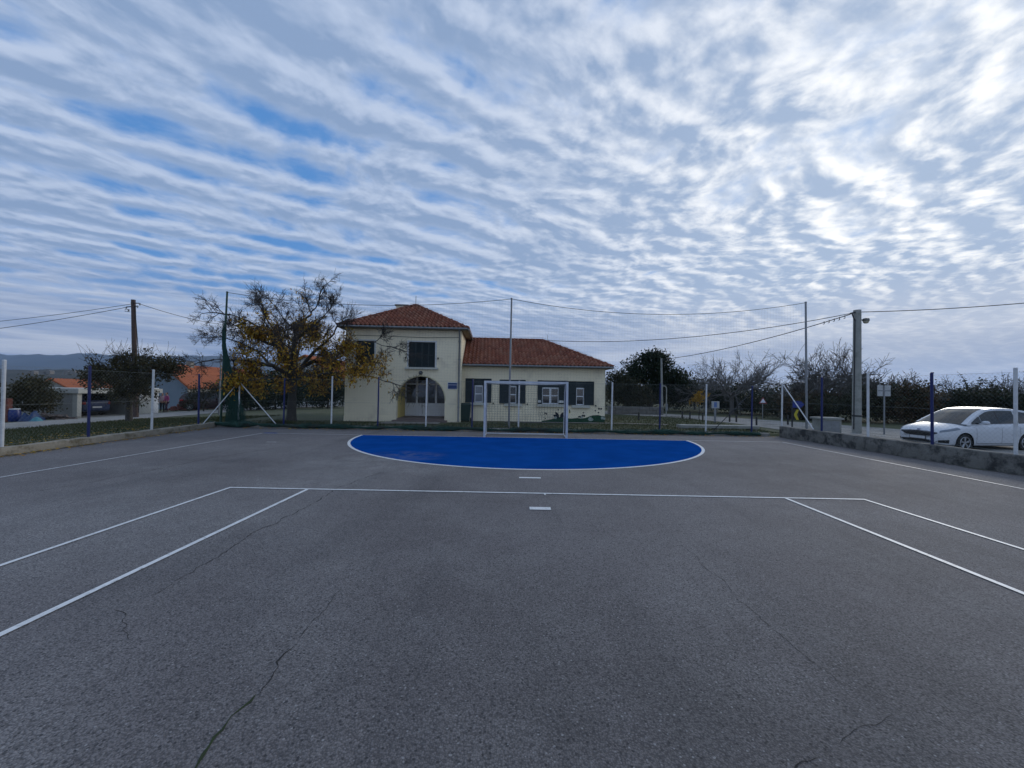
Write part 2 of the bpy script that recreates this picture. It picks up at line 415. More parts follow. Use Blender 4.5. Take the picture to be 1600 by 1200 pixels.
def strip_line(name, p, q, w, z, m, label):
    p, q = Vector((p[0], p[1])), Vector((q[0], q[1])); d = (q-p).normalized(); n = Vector((-d.y, d.x))*w/2
    return sheet(name, [p-n, q-n, q+n, p+n], z, m, label)
def band(name, o, i, z, m, label):
    n = len(o); vs = [(p[0], p[1], z) for p in o]+[(p[0], p[1], z) for p in i]
    return tag(np_mesh(name, vs, [(k, k+n, k+n+1, k+1) if False else (k, k+1, k+n+1, k+n) for k in range(n-1)], m), label, kind='structure')
d_arc = arc(Rr)
sheet('blue_goal_zone', d_arc, .004, M_blue, 'blue painted half circle before the goal')
band('goal_zone_line', arc(Rr+.09), arc(Rr), .005, M_white, 'white curved line round the blue goal zone')
SL, SR = -9.60, 9.98
strip_line('goal_line', (SL+.05, GOALY+.03), (SR-.05, GOALY+.03), .05, .008, M_thin, 'thin white goal line')
strip_line('side_line', (SL, -20), (SL, GOALY+.03), .055, .008, M_thin, 'worn white left side line')
strip_line('side_line', (SR, -20), (SR, GOALY+.03), .055, .008, M_thin, 'worn white right side line')
TB = 7.05
strip_line('base_line', (-4.995, TB), (6.03, TB), .058, .008, M_white, 'white tennis base line across the court')
for x in (-4.97, 6.0): strip_line('doubles_line', (x, -20), (x, TB-.03), .055, .008, M_white, 'white outer tennis side line')
for x in (-3.60, 4.65): strip_line('singles_line', (x, -20), (x, TB-.03), .06, .008, M_white, 'white inner tennis side line')
strip_line('centre_mark', (.52, TB-.03), (.52, TB-.11), .03, .008, M_white, 'short centre mark on the base line')
p = gnd(828, 747); strip_line('penalty_mark', (p.x-.22, p.y), (p.x+.22, p.y), .11, .008, M_white, 'white dash before the blue zone')
p = gnd(844, 795); strip_line('free_throw_mark', (p.x-.16, p.y), (p.x+.16, p.y), .14, .008, M_white, 'white dash before the base line')
p = gnd(424, 676.8); strip_line('corner_mark', (p.x-.28, p.y), (p.x+.22, p.y), .16, .008, M_blue, 'small blue dash on the goal line')
p = gnd(424, 691); strip_line('corner_mark', (p.x-.16, p.y), (p.x+.16, p.y), .05, .008, M_thin, 'faint white dash near the left corner')

# cracks in the asphalt, some with moss in them
M_crack = mat('crack_dirt', (.018, .017, .016), .95, scale=30)
M_moss = mat('crack_moss', (.022, .030, .010), .95, scale=14, col2=(.03, .05, .012))
def crack(pts, w0, w1, m=M_crack, name='crack', label='thin crack in the asphalt'):
    rnd = random.Random(hash(str(pts)) % 9999 if False else int(pts[0][0]*13+pts[0][1]))
    P = [gnd(*q) for q in pts]; out = []
    for i in range(len(P)-1):
        n = max(3, int((P[i+1]-P[i]).length/.045))
        for k in range(n): out.append(P[i].lerp(P[i+1], k/n))
    out.append(P[-1]); vs = []; fs = []; wob = 0
    for i, q in enumerate(out):
        t = i/(len(out)-1); d = (out[min(i+1, len(out)-1)]-out[max(i-1, 0)]).normalized(); nrm = Vector((-d.y, d.x, 0))
        wob = wob*.8+rnd.gauss(0, .011)
        w = (w0+(w1-w0)*t)*.72*rnd.uniform(.15, 1.3)*(0.25 if i in (0, len(out)-1) else 1)
        c = q + nrm*wob; vs += [c-nrm*w/2+Vector((0, 0, .003)), c+nrm*w/2+Vector((0, 0, .003))]
    fs = [(2*i, 2*i+1, 2*i+3, 2*i+2) for i in range(len(out)-1)]
    return tag(np_mesh(name, vs, fs, m), label, kind='structure')
crack([(300, 1210), (345, 1152), (372, 1120), (402, 1085)], .024, .02, M_moss, 'mossy_crack', 'mossy crack in the asphalt near the camera')
crack([(402, 1085), (430, 1050), (450, 1020), (467, 1000)], .018, .013)
crack([(467, 1000), (495, 968), (520, 938), (536, 918)], .010, .006)
crack([(527, 762), (490, 786), (430, 819), (400, 829), (330, 874), (275, 906), (236, 930)], .022, .010)
crack([(178, 952), (203, 962), (192, 985), (197, 1002)], .007, .005)
crack([(598, 738), (560, 750), (527, 762)], .02, .02)
crack([(1026, 814), (1060, 845), (1100, 883), (1130, 908), (1170, 948), (1210, 985), (1262, 1032), (1320, 1070)], .006, .005)
crack([(1316, 1165), (1330, 1140), (1372, 1124), (1440, 1103)], .006, .003)
crack([(1240, 1203), (1270, 1195), (1300, 1192)], .008, .005)
crack([(640, 742), (690, 752)], .012, .008)
crack([(560, 692), (430, 700), (330, 716), (200, 742), (60, 768)], .03, .02, label='dark seam in the asphalt beside the side line')

# kerbs and walls round the court
M_conc = mat('old_concrete', (.20, .19, .165), .92, scale=3, col2=(.29, .275, .24), stain=((.09, .085, .07), 2.2, .5, .68), bump=.6, bscale=25)
M_wallc = mat('blotchy_concrete_wall', (.13, .125, .11), .95, scale=1.8, col2=(.21, .20, .175), stain=((.045, .045, .042), 2.6, .46, .60), bump=.8, bscale=18)
M_lip = mat('kerb_top', (.24, .215, .17), .92, scale=5, col2=(.32, .29, .23), stain=((.12, .10, .06), 3.0, .5, .66), bump=.6, bscale=30)
def kerb_run(name, fn, ys, w, h, m, sgn, label, cat, lip=None):
    """a low wall following the court edge; sgn -1 lies to the left of fn(y)"""
    rnd = random.Random(5); mb = MB(); vs = []; fs = []
    for y in ys:
        x0 = fn(y); x1 = x0+sgn*w; j = lambda a=.012: rnd.uniform(-a, a)
        vs += [(x0+j(), y, -.12), (x0+j(), y, h*.5+j()), (x0+sgn*.015+j(), y, h-.02+j(.01)), (x0+sgn*.05, y, h+j(.01)), (x1-sgn*.03, y, h+j(.01)), (x1, y, -.4)]
    n = 6
    for i in range(len(ys)-1):
        for j in range(n-1): fs.append((i*n+j, i*n+j+1, (i+1)*n+j+1, (i+1)*n+j))
    fs.append(tuple(range(n))); fs.append(tuple((len(ys)-1)*n+j for j in range(n)))
    mb.add(vs, fs); o = mb.build(name, m)
    return tag(o, label, cat)
ys = [-20+.3*k for k in range(125)]
ys = [y for y in ys if y < BACKY+.2]+[BACKY+.22]
kerb_run('concrete_kerb', curbL, ys, .26, .20, M_lip, -1, 'low worn concrete kerb along the left edge of the court', 'kerb')
RW = [y for y in ys if y < 17.2]+[17.25]
kerb_run('low_concrete_wall', wallR, RW, .30, .45, M_wallc, 1, 'low blotchy concrete wall along the right edge of the court', 'low wall')
bk = MB(); rnd = random.Random(3); vs = []; fs = []
xs = [curbL(BACKY)+.02+k*.3 for k in range(81)]; xs = [x for x in xs if x < 11.0]
for x in xs:
    j = lambda a=.012: rnd.uniform(-a, a)
    vs += [(x, BACKY+j(), -.1), (x, BACKY+.01+j(), .10+j()), (x, BACKY+.05, .13+j(.008)), (x, BACKY+.26, .13+j(.008)), (x, BACKY+.30, -.3)]
for i in range(len(xs)-1):
    for j in range(4): fs.append((i*5+j, i*5+j+1, (i+1)*5+j+1, (i+1)*5+j))
bk.add(vs, fs); tag(bk.build('concrete_kerb', M_conc), 'low concrete kerb at the far end under the green netting', 'kerb')

# roads, paths
M_gravel = mat('gravel_road', (.23, .215, .19), .95, scale=1.2, col2=(.34, .32, .285), stain=((.12, .11, .09), .7, .52, .7), bump=.4, bscale=40)
M_pave = mat('path_paving', (.20, .185, .16), .9, scale=2.0, col2=(.27, .25, .215), stain=((.10, .10, .08), 1.5, .52, .7), bump=.3, bscale=30)
def draped(name, rowsxy, dz, m, label, nu=8):
    """sheet over the terrain between two edge polylines [(xa,ya,xb,yb),...]"""
    fine = []
    for i in range(len(rowsxy)-1):
        a, b = rowsxy[i], rowsxy[i+1]; L_ = math.hypot(b[0]-a[0], b[1]-a[1]); n = max(2, int(L_/.5))
        for k in range(n): fine.append([a[q]+(b[q]-a[q])*k/n for q in range(4)])
    fine.append(rowsxy[-1]); vs = []; rnd = random.Random(len(name)); w = [0, 0]
    for xa, ya, xb, yb in fine:
        w = [w[0]*.85+rnd.gauss(0, .05), w[1]*.85+rnd.gauss(0, .05)]
        for k in range(nu+1):
            t = k/nu; x = xa+(xb-xa)*t+(w[0]*(1-t)+w[1]*t); y = ya+(yb-ya)*t
            vs.append((x, y, H(x, y)+dz))
    fs = [(i*(nu+1)+j, i*(nu+1)+j+1, (i+1)*(nu+1)+j+1, (i+1)*(nu+1)+j) for i in range(len(fine)-1) for j in range(nu)]
    return tag(np_mesh(name, vs, fs, m), label, kind='structure')
draped('gravel_road', [(-27.5, -20, -20.2, -20), (-27.0, 16, -20.9, 16), (-27.6, 24, -21.0, 24), (-28.2, 32, -21.5, 32), (-27.5, 38, -20.8, 36), (-26, 44, -15, 38.5), (-25, 50, -8, 39.5)], .02, M_gravel, 'pale gravel road running past the left of the court')
draped('gravel_road', [(13.2, -20, 26, -20), (13.2, 12, 26, 12), (13.4, 17, 26, 17), (14.2, 21.5, 22.5, 22.2), (13.4, 25.5, 18.6, 27.5), (11.8, 29, 15.8, 32), (8.5, 32.5, 11, 36.5), (3.5, 34.5, 4.5, 39.5), (-1, 36, -1, 40.5)], .02, M_gravel, 'pale gravel road curving round the right of the court')

# dark gritty ribbons at kerb and wall feet, contact shade painted into their colour
M_grit_shade = mat('grit_shade', (.055, .05, .043), .97, scale=9, col2=(.11, .10, .085), stain=((.06, .065, .03), 3.0, .5, .65), bump=.6, bscale=60)
def grit_shade(fn, y0, y1, sgn, wd, label, seed):
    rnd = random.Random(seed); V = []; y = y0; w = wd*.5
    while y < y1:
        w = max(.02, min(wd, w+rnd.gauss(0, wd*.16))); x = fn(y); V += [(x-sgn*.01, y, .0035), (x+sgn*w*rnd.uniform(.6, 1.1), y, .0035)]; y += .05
    n = len(V)//2; return tag(np_mesh('grit_shade', V, [(2*i, 2*i+1, 2*i+3, 2*i+2) for i in range(n-1)], M_grit_shade), label, kind='structure')
grit_shade(curbL, 3, 17.2, 1, .22, 'gritty ribbon along the left kerb with contact shade in its colour', 1)
grit_shade(wallR, 3, 17.2, -1, .26, 'gritty debris and painted contact shade along the low right wall', 2)
# ================================================================== SCHOOL
A0 = Vector((-9.27, 21.8, 0)); HA = math.atan2(.40, 6.21)
school = empty('school_building', A0, HA, 'cream school house with arched two-storey entrance block and long low red tiled wing', 'building')
HM = Matrix.Translation(A0) @ Matrix.Rotation(HA, 4, 'Z'); HMI = HM.inverted()
def hl(x, y, plane=0.0):            # photo pixel -> point of the facade at local depth `plane` (local coordinates)
    o = HMI @ CAM; d = HMI.to_3x3() @ ray(x, y); return o + d*((plane-o.y)/d.y)
M_plaster = mat('cream_plaster', (.90, .79, .56), .92, scale=.9, col2=(.93, .83, .60), stain=((.66, .57, .42), 1.1, .52, .76), bump=.25, bscale=40)
M_yellow = mat('yellow_plaster', (.88, .68, .22), .9, scale=1.5, col2=(.90, .72, .26))
M_trim = mat('pale_trim', (.66, .66, .63), .7, scale=4)
M_sill = mat('stone_sill', (.55, .55, .47), .8, scale=5, col2=(.62, .61, .54))
M_shut = mat('dark_green_shutter', (.009, .020, .023), .55, scale=4, col2=(.014, .028, .031))
M_pvc = mat('white_window_plastic', (.72, .74, .76), .35, scale=2, var=.04)
M_greyzinc = mat('zinc', (.22, .23, .235), .5, scale=4, metal=.4)
M_dark = mat('dark_iron', (.02, .02, .022), .5, scale=6)
def glass_mat(name, col=(.012, .016, .02), rough=.05):
    m = mat(name, col, rough, scale=1.5, var=.3, spec=.9); return m
M_glass = glass_mat('window_glass'); M_glass2 = glass_mat('pale_grey_glass', (.16, .18, .21), .12)  # second glass is a paler grey, for the first wing window
M_brown = mat('brown_step_tiles', (.15, .115, .10), .7, scale=3, col2=(.19, .145, .125))

TW = 6.23; ZE = 5.10           # tower block width, eaves height
arcL, arcR = hl(619.5, 640).x, hl(694.6, 640).x; arcTop = hl(657, 588.2).z
cx_, ar = (arcL+arcR)/2, (arcR-arcL)/2; zs_ = arcTop-ar
def arch_poly(cx, r, zs, z0, n=28): return [(cx-r, z0), (cx+r, z0)] + [(cx+r*math.cos(math.pi*k/n), zs+r*math.sin(math.pi*k/n)) for k in range(n+1)]
w = MB(); w.box(0, TW, 0, 6.4, -.4, ZE); tower = w.build('wall', M_plaster, school)
tower.parent = None
c1 = MB(); c1.prism(arch_poly(cx_, ar, zs_, .0), -1, .35); c1 = c1.build('cut', M_plaster)
PD = 2.25
c2 = MB(); c2.box(arcL-.02, TW-.35, .30, PD, .0, 2.75); c2 = c2.build('cut', M_plaster)
cw = []
winR = [hl(639, 534), hl(679.5, 574.5)]; winL = [hl(556.5, 532), hl(584.5, 571.5)]
for a, b in (winR, winL):
    c = MB(); c.box(a.x, b.x, -.5, .14, b.z, a.z); cw.append(c.build('cut', M_plaster))
boolean(tower, [c1, c2]+cw); tower.parent = school
# yellow plaster inside the porch
y1 = MB(); y1.box(arcL-.019, arcL+.004, .36, PD-.004, .02, 2.74); y1.build('porch_wall', M_yellow, school); y1 = MB(); y1.box(TW-.353, TW-.347, .36, PD-.004, .02, 2.74); y1.build('porch_wall', M_yellow, school)
y2 = MB(); y2.box(arcL+.01, TW-.36, .36, PD-.01, 2.735, 2.747); y2.build('porch_ceiling', M_plaster, school)
# paler edge round the arch
n = 40; o_, i_ = [], []
ed = MB()
for k in range(n):
    a0, a1 = math.pi*k/n, math.pi*(k+1)/n
    P = lambda r, a: (cx_+r*math.cos(a), zs_+r*math.sin(a))
    q = [P(ar+.06, a0), P(ar+.06, a1), P(ar-.002, a1), P(ar-.002, a0)]
    ed.add([(x, yy, z) for yy in (-.012, .05) for x, z in q], [(0,1,2,3), (7,6,5,4), (0,4,5,1), (2,6,7,3)])
ed.build('arch_edge', mat('arch_edge_plaster', (.64, .57, .36), .9, scale=2), school)
fl = MB(); fl.box(arcL-.01, TW-.36, .02, PD, -.1, .16); fl.box(arcL-.15, arcR+.15, -.45, .02, -.1, .09)
fl.build('porch_floor', M_brown, school)
# glazed entrance at the back of the porch
def glazing(px0, px1, y0, y1, plane, pxs, mid, m=M_glass):
    pass
dp = PD-.07
dx0 = arcL+.02; dx1 = TW-.37; dz0 = .17; dz1 = 2.70
M_door = mat('white_door_paint', (.84, .86, .87), .45, scale=2, var=.05)
ent = MB(); fr = .055
mulx = [dx0, hl(651.5, 620, dp).x, hl(667.5, 620, dp).x, hl(681.5, 620, dp).x, hl(697, 620, dp).x, dx1]
for x in mulx: ent.box(max(dx0, x-fr), min(dx1, x+fr), dp-.05, dp+.05, dz0, dz1)
zr = hl(650, 600, dp).z; zm = hl(650, 629.5, dp).z
segs = []
for i in range(len(mulx)-1):
    xa, xb = mulx[i]+fr, mulx[i+1]-fr
    if xb-xa < .05: continue
    ent.box(xa, xb, dp-.04, dp+.04, zr-.04, zr+.04); ent.box(xa, xb, dp-.04, dp+.04, dz1-.05, dz1); ent.box(xa, xb, dp-.035, dp+.035, dz0, zm)
    ent.box(xa+.06, xb-.06, dp-.045, dp-.03, dz0+.12, zm-.10); segs.append((xa, xb))
entr = ent.build('entrance_door', M_door, school)
for xa, xb in segs:
    g = MB(); g.box(xa, xb, dp-.012, dp+.012, zm, zr-.04); g.build('pane', M_glass, entr)
    g = MB(); g.box(xa, xb, dp-.012, dp+.012, zr+.04, dz1-.05); g.build('pane', M_glass, entr)
h_ = MB(); hx = mulx[2]-.16; h_.tube([(hx, dp-.05, 1.15), (hx, dp-.10, 1.15), (hx, dp-.10, 1.32), (hx, dp-.05, 1.32)], .012); h_.build('handle', M_greyzinc, entr)

def shutter_leaf(mb, x0, x1, z0, z1, y, t=.04):
    f = .05
    mb.box(x0, x0+f, y-t, y, z0, z1); mb.box(x1-f, x1, y-t, y, z0, z1)
    mb.box(x0+f, x1-f, y-t, y, z0, z0+f); mb.box(x0+f, x1-f, y-t, y, z1-f, z1); zm_ = (z0+z1)/2; mb.box(x0+f, x1-f, y-t, y, zm_-f/2, zm_+f/2)
    n = int((z1-z0)/.06)
    for k in range(n):
        z = z0+f+(z1-z0-2*f)*(k+.5)/n
        mb.add([(x0+f, y-t+.004, z-.028), (x1-f, y-t+.004, z-.028), (x1-f, y-.006, z+.02), (x0+f, y-.006, z+.02)], [(0,1,2,3)])
    mb.box(x0+f, x1-f, y-.005, y, z0+f, z1-f)
def closed_window(a, b, leaves, nm='window'):
    x0, x1, z0, z1 = a.x, b.x, b.z, a.z
    fr_ = MB(); t = .09
    for q in ((x0-t, x0, z0, z1), (x1, x1+t, z0, z1), (x0-t, x1+t, z1, z1+t*.8)): fr_.box(q[0], q[1], -.018, .10, q[2], q[3])
    wn = fr_.build(nm, M_trim, school)
    s = MB(); s.box(x0-.18, x1+.18, -.13, .10, z0-.10, z0); s.build('sill', M_sill, wn)
    L_ = (x1-x0-.02)/leaves
    for k in range(leaves):
        m = MB(); shutter_leaf(m, x0+.01+k*L_+.004, x0+.01+(k+1)*L_-.004, z0+.01, z1-.01, .085); m.build('shutter', M_shut, wn)
closed_window(*winR, 4); closed_window(*winL, 2)
# string cable, wall lamp, plinth, sign
cb = MB(); a, b = hl(612, 525.0), hl(718.5, 527.6); a0 = hl(537.6, 523)
cb.tube([(0.02, -.02, a0.z), (a.x, -.02, a.z-.02), ((a.x+b.x)/2, -.02, a.z-.05), (b.x-.04, -.02, b.z)], .012); cb.build('wall_cable', M_dark, school)
lp = hl(657.6, 582.5); lm = MB(); lm.lathe([(.0, -.02), (.10, -.02), (.11, -.05), (.08, -.13), (.0, -.16)], (lp.x, 0, lp.z), 14, 'y'); wl = lm.build('wall_lamp', mat('grey_lamp', (.10, .11, .11), .5), school, 40)
pl = MB(); zpl = hl(560, 650).z; pl.box(-.02, arcL-.10, -.02, .1, -.4, zpl); pl.build('plinth', M_plaster, school); pl = MB(); pl.box(arcR+.10, TW+.02, -.02, .1, -.4, zpl); pl.build('plinth', M_plaster, school)
sa, sb = hl(700.2, 598), hl(714, 607.6)
M_sign = mat('sign_blue', (.012, .045, .16), .4, scale=3); M_signw = mat('sign_white', (.70, .74, .80), .5, scale=3, var=.05)
sg = MB(); sg.box(sa.x-.02, sb.x+.02, -.022, -.002, sb.z-.02, sa.z+.02); sgo = sg.build('name_plate', M_signw, school)
zq = hl(707, 601.4).z
q = MB(); q.box(sa.x, sb.x, -.030, -.022, zq+.012, sa.z); q.box(sa.x, sb.x, -.030, -.022, sb.z, zq-.012); q.build('plate_face', M_sign, sgo)
wds = sb.x-sa.x
# shutter catches
hk = MB()
for (x, y) in ((634, 559), (684.5, 560)):
    p_ = hl(x, y); hk = MB(); hk.box(p_.x-.03, p_.x+.03, -.06, .0, p_.z-.04, p_.z+.04); hk.build('shutter_catch', M_dark, school)

# ---- wing
WB = 1.2
wx1 = hl(945.7, 600, WB).x; ZW = 3.22; WD = 6.8
ww = MB(); ww.box(TW, wx1, WB, WB+WD, -.4, ZW); wing = ww.build('wing_wall', M_plaster, school)
WINS = [dict(d=(727.5, 591, 767.5, 629.5), w=(741.8, 602, 754.2, 628.5), n=1), dict(d=(780.7, 593, 820.6, 631), w=(795.8, 603, 806.6, 630.5), n=1),
        dict(d=(840.2, 594.2, 886.8, 632), w=(847.2, 605.3, 872.6, 631.5), n=2), dict(d=(887.6, 595.5, 927.6, 633.6), w=(900.4, 606, 912.2, 633), n=1)]
cuts = []
for W in WINS:
    a, b = hl(W['d'][0], W['d'][1], WB), hl(W['d'][2], W['d'][3], WB); W['a'], W['b'] = a, b
    a2, b2 = hl(W['w'][0], W['w'][1], WB), hl(W['w'][2], W['w'][3], WB); W['a2'], W['b2'] = a2, b2
    c = MB(); c.box(a2.x-.25, b2.x+.25, WB-.5, WB+.20, b.z, a.z); cuts.append(c.build('cut', M_plaster))
wing.parent = None; boolean(wing, cuts); wing.parent = school
for k, W in enumerate(WINS):
    a, b, a2, b2 = W['a'], W['b'], W['a2'], W['b2']; y = WB+.05
    f_ = MB(); t = .045; x0, x1, z0, z1 = a2.x, b2.x, b.z+.02, a2.z
    f_.box(x0, x0+t, y-.03, y+.03, z0, z1); f_.box(x1-t, x1, y-.03, y+.03, z0, z1); f_.box(x0+t, x1-t, y-.03, y+.03, z0, z0+t); f_.box(x0+t, x1-t, y-.03, y+.03, z1-t*1.6, z1)
    zm_ = (z0+z1)/2-.0; f_.box(x0+t, x1-t, y-.026, y+.026, zm_-.03, zm_+.03)
    if W['n'] == 2: xm = (x0+x1)/2; f_.box(xm-.06, xm+.06, y-.034, y+.034, z0+t, z1-t*1.6)
    wn = f_.build('window', M_pvc, school)
    g = MB(); g.box(x0+t, x1-t, y-.008, y+.008, z0+t, z1-t); g.build('pane', M_glass2 if k == 0 else M_glass, wn)
    hd = MB(); hd.box(x0-.24, x1+.24, y-.02, y+.02, z1+.003, a.z-.005); hd.build('roller_panel', M_shut, wn)
    s1 = MB(); shutter_leaf(s1, a.x, x0-.01, b.z+.01, a.z, WB-.012); s1.build('shutter', M_shut, wn)
    s1 = MB(); shutter_leaf(s1, x1+.01, b.x, b.z+.01, a.z, WB-.012); s1.build('shutter', M_shut, wn)
    sl_ = MB(); e = .12 if k != 2 else .0
    sl_.box(x0-.28, x1+.34, WB-.15, WB+.06, b.z-.14, b.z+.003); sl_.build('sill', M_sill, wn)
    if k == 2:
        bx = MB(); p1, p2 = hl(840.5, 625, WB), hl(844.5, 629, WB); bx.box(p1.x, p2.x, WB-.12, WB-.055, p2.z, p1.z); bx.build('shutter_block', M_trim, wn); bx = MB()
        p1, p2 = hl(872.5, 625.5, WB), hl(880, 629.5, WB); bx.box(p1.x, p2.x, WB-.12, WB-.055, p2.z, p1.z); bx.build('shutter_block', M_trim, wn)
    ck = MB()
    for xx in (b.x+.12,): ck.box(xx-.03, xx+.03, WB-.06, WB, b.z-.06, b.z+.02)
    ck.build('shutter_catch', M_dark, wn)
# mural on the wing: green hill, plants, butterflies
mur = MB(); yo = WB-.006
top = [(846, 657.5), (858, 656), (868, 653), (875, 651.5), (884, 653.5), (893, 654), (902, 653), (908, 654), (915, 653), (921, 650.5), (927, 648.8), (935, 648.5), (940, 650), (945, 650.5)]
pts = [hl(x, y, WB) for x, y in top]
for i in range(len(pts)-1):
    p, q = pts[i], pts[i+1]; mur.add([(p.x, yo, -.2), (q.x, yo, -.2), (q.x, yo, q.z), (p.x, yo, p.z)], [(0,1,2,3)])
M_mural = mat('mural_green', (.008, .045, .022), .85, scale=2.5, col2=(.012, .075, .03))
mo = mur.build('painted_hill', M_mural, school)
def leafshape(mb, px, py, L_, w_, ang, y=yo-.004):
    c = hl(px, py, WB); pts = []
    for k in range(10):
        t = k/9; pts.append((t*L_, w_*math.sin(math.pi*t)))
    for k in range(8, 0, -1):
        t = k/9; pts.append((t*L_, -w_*math.sin(math.pi*t)))
    ca, sa = math.cos(R(ang)), math.sin(R(ang))
    mb.add([(c.x+x*ca-z*sa, y, c.z+x*sa+z*ca) for x, z in pts], [tuple(range(len(pts)))])
mk = MB()
for (x, y, L_, w_, an) in ((874, 653, .42, .09, 155), (874, 653, .45, .08, 125), (875, 653, .4, .08, 60), (876, 653, .36, .06, 35), (873, 652, .3, .07, 180),
        (905.5, 652, .10, .06, 20), (905.5, 652, .10, .06, 140), (911.5, 650.5, .12, .07, 30), (911.5, 650.5, .12, .07, 150), (937.5, 639.2, .14, .05, 15), (937.5, 639.2, .14, .06, 160),
        (930, 634.5, .08, .04, 60), (929, 642, .09, .05, 20), (910.5, 645, .09, .04, 10), (852.5, 646.5, .10, .05, 0), (852.5, 646.5, .1, .05, 140), (852, 655, .10, .03, 75), (872, 642, .12, .03, 90), (890, 644.5, .2, .03, 95), (935, 646, .10, .05, 90)):
    leafshape(mk, x, y, L_, w_, an)
mk.build('painted_plants', mat('mural_dark', (.010, .016, .024), .85, scale=5), mo)
mw = MB()
for (x, y, r) in ((922, 655, .14), (925, 655.5, .09), (941, 653, .10), (944, 654, .08), (909, 652.2, .08), (868, 652.5, .09)):
    for a_ in range(0, 360, 60): leafshape(mw, x, y, r, r*.35, a_, yo-.005)
mw.build('painted_flowers', mat('mural_white', (.40, .46, .40), .85, scale=5), mo)
mp_ = MB()
for (x, y) in ((842.5, 647.5), (846, 646.5), (850, 650)):
    c = hl(x, y, WB); mp_.tube([(c.x+.07*math.cos(k/12*6.28), yo-.004, c.z+.10*math.sin(k/12*6.28)) for k in range(12)], .006, 4, closed=True)
    mp_.tube([(c.x, yo-.004, c.z-.1), (c.x+.02, yo-.004, c.z-.34)], .006, 4)
mp_.build('painted_outlines', mat('mural_grey', (.16, .16, .17), .85), mo)
my = MB(); leafshape(my, 890, 646, .16, .05, 90); my.build('painted_bird', mat('mural_yellow', (.40, .36, .06), .85), mo)

# ---- tiled roofs: real barrel tiles
def tile_mat():
    m, nt, b = new_mat('red_roof_tiles'); N = nt.nodes; L = nt.links
    at_ = N.new('ShaderNodeAttribute'); at_.attribute_name = 'tint'
    rp = N.new('ShaderNodeValToRGB'); e = rp.color_ramp.elements
    e[0].color = (.21, .070, .040, 1); e[1].color = (.38, .145, .080, 1); e.new(.5).color = (.285, .098, .054, 1); e.new(.92).color = (.31, .14, .085, 1)
    L.new(at_.outputs['Fac'], rp.inputs['Fac'])
    tc = N.new('ShaderNodeTexCoord'); n = N.new('ShaderNodeTexNoise'); n.inputs['Scale'].default_value = 1.2; n.inputs['Detail'].default_value = 8; L.new(tc.outputs['Object'], n.inputs['Vector'])
    mr = N.new('ShaderNodeMapRange'); mr.inputs['From Min'].default_value = .5; mr.inputs['From Max'].default_value = .75; mr.inputs['To Max'].default_value = .35; L.new(n.outputs['Fac'], mr.inputs['Value'])
    mx = N.new('ShaderNodeMix'); mx.data_type = 'RGBA'; L.new(mr.outputs[0], mx.inputs['Factor']); L.new(rp.outputs[0], mx.inputs['A']); mx.inputs['B'].default_value = (.085, .058, .045, 1)
    L.new(mx.outputs['Result'], b.inputs['Base Color']); b.inputs['Roughness'].default_value = .85
    return m
M_tile = tile_mat()
def tile_slope(name, O, u, v, W, Lv, planes, parent, pitch=.235, course=.38, seed=1):
    """corrugated tile field; O eaves corner, u along the eaves, v up the slope (unit); planes: [(co,no)] keep the side the normal points away from"""
    u, v = Vector(u).normalized(), Vector(v).normalized(); nrm = u.cross(v).normalized()
    rnd = random.Random(seed); nu = int(W/pitch)+1; nv = int(Lv/course)+1; S = 6
    bm = bmesh.new(); lay = bm.faces.layers.float.new('tint')
    for j in range(nv):
        for i in range(nu):
            prof = []
            for k in range(S+1):
                t = k/S; ph = t*2*math.pi; prof.append((i*pitch+t*pitch, (.055 if math.cos(ph) < .2 else .042)*(1-math.cos(ph))))
            tint = rnd.random(); dz = rnd.uniform(-.004, .006); sl_ = rnd.uniform(-.006, .006)
            lo = [bm.verts.new(O+u*a+v*(j*course-.03+sl_)+nrm*(h+.045+dz)) for a, h in prof]
            hi = [bm.verts.new(O+u*a+v*(j*course+course)+nrm*(h*.9+.003)) for a, h in prof]
            ft = [bm.verts.new(O+u*a+v*(j*course-.03+sl_)+nrm*(h-.0+dz)) for a, h in prof]
            for k in range(S):
                f = bm.faces.new((lo[k], lo[k+1], hi[k+1], hi[k])); f[lay] = tint; f.smooth = True
                f = bm.faces.new((ft[k], ft[k+1], lo[k+1], lo[k])); f[lay] = tint
    for co, no in list(planes)+[(O+v*(Lv-.02), v)]:
        bmesh.ops.bisect_plane(bm, geom=bm.verts[:]+bm.edges[:]+bm.faces[:], plane_co=co, plane_no=no, clear_outer=True)
    me = bpy.data.meshes.new(name); bm.to_mesh(me); bm.free(); me.materials.append(M_tile)
    return link(name, me, parent)
def hip_caps(mb, p, q, r=.11, L_=.38):
    p, q = Vector(p), Vector(q); n = max(2, int((q-p).length/L_)); d = (q-p).normalized()
    s = d.cross(Vector((0, 0, 1))).normalized(); up = s.cross(d)
    for k in range(n):
        a, b = p.lerp(q, k/n), p.lerp(q, (k+1.12)/n if k < n-1 else 1); vs = []
        for c, rr in ((a, r*1.06), (b, r*.86)):
            for t in range(7):
                w_ = math.pi*t/6; vs.append(c+s*rr*math.cos(w_)+up*(rr*.8*math.sin(w_)+.0))
        mb.add(vs, [(t, t+1, t+8, t+7) for t in range(6)]+[tuple(range(7)), tuple(range(13, 6, -1))])
OV = .34
tc_ = Vector((TW/2, 3.2, 0)); ex_, ey_ = TW/2+OV, 3.2+OV
AZ = 6.98; rise = AZ-ZE; apex = Vector((tc_.x, tc_.y, AZ))
c4 = [Vector((tc_.x+sx*ex_, tc_.y+sy*ey_, ZE)) for sx, sy in ((-1, -1), (1, -1), (1, 1), (-1, 1))]
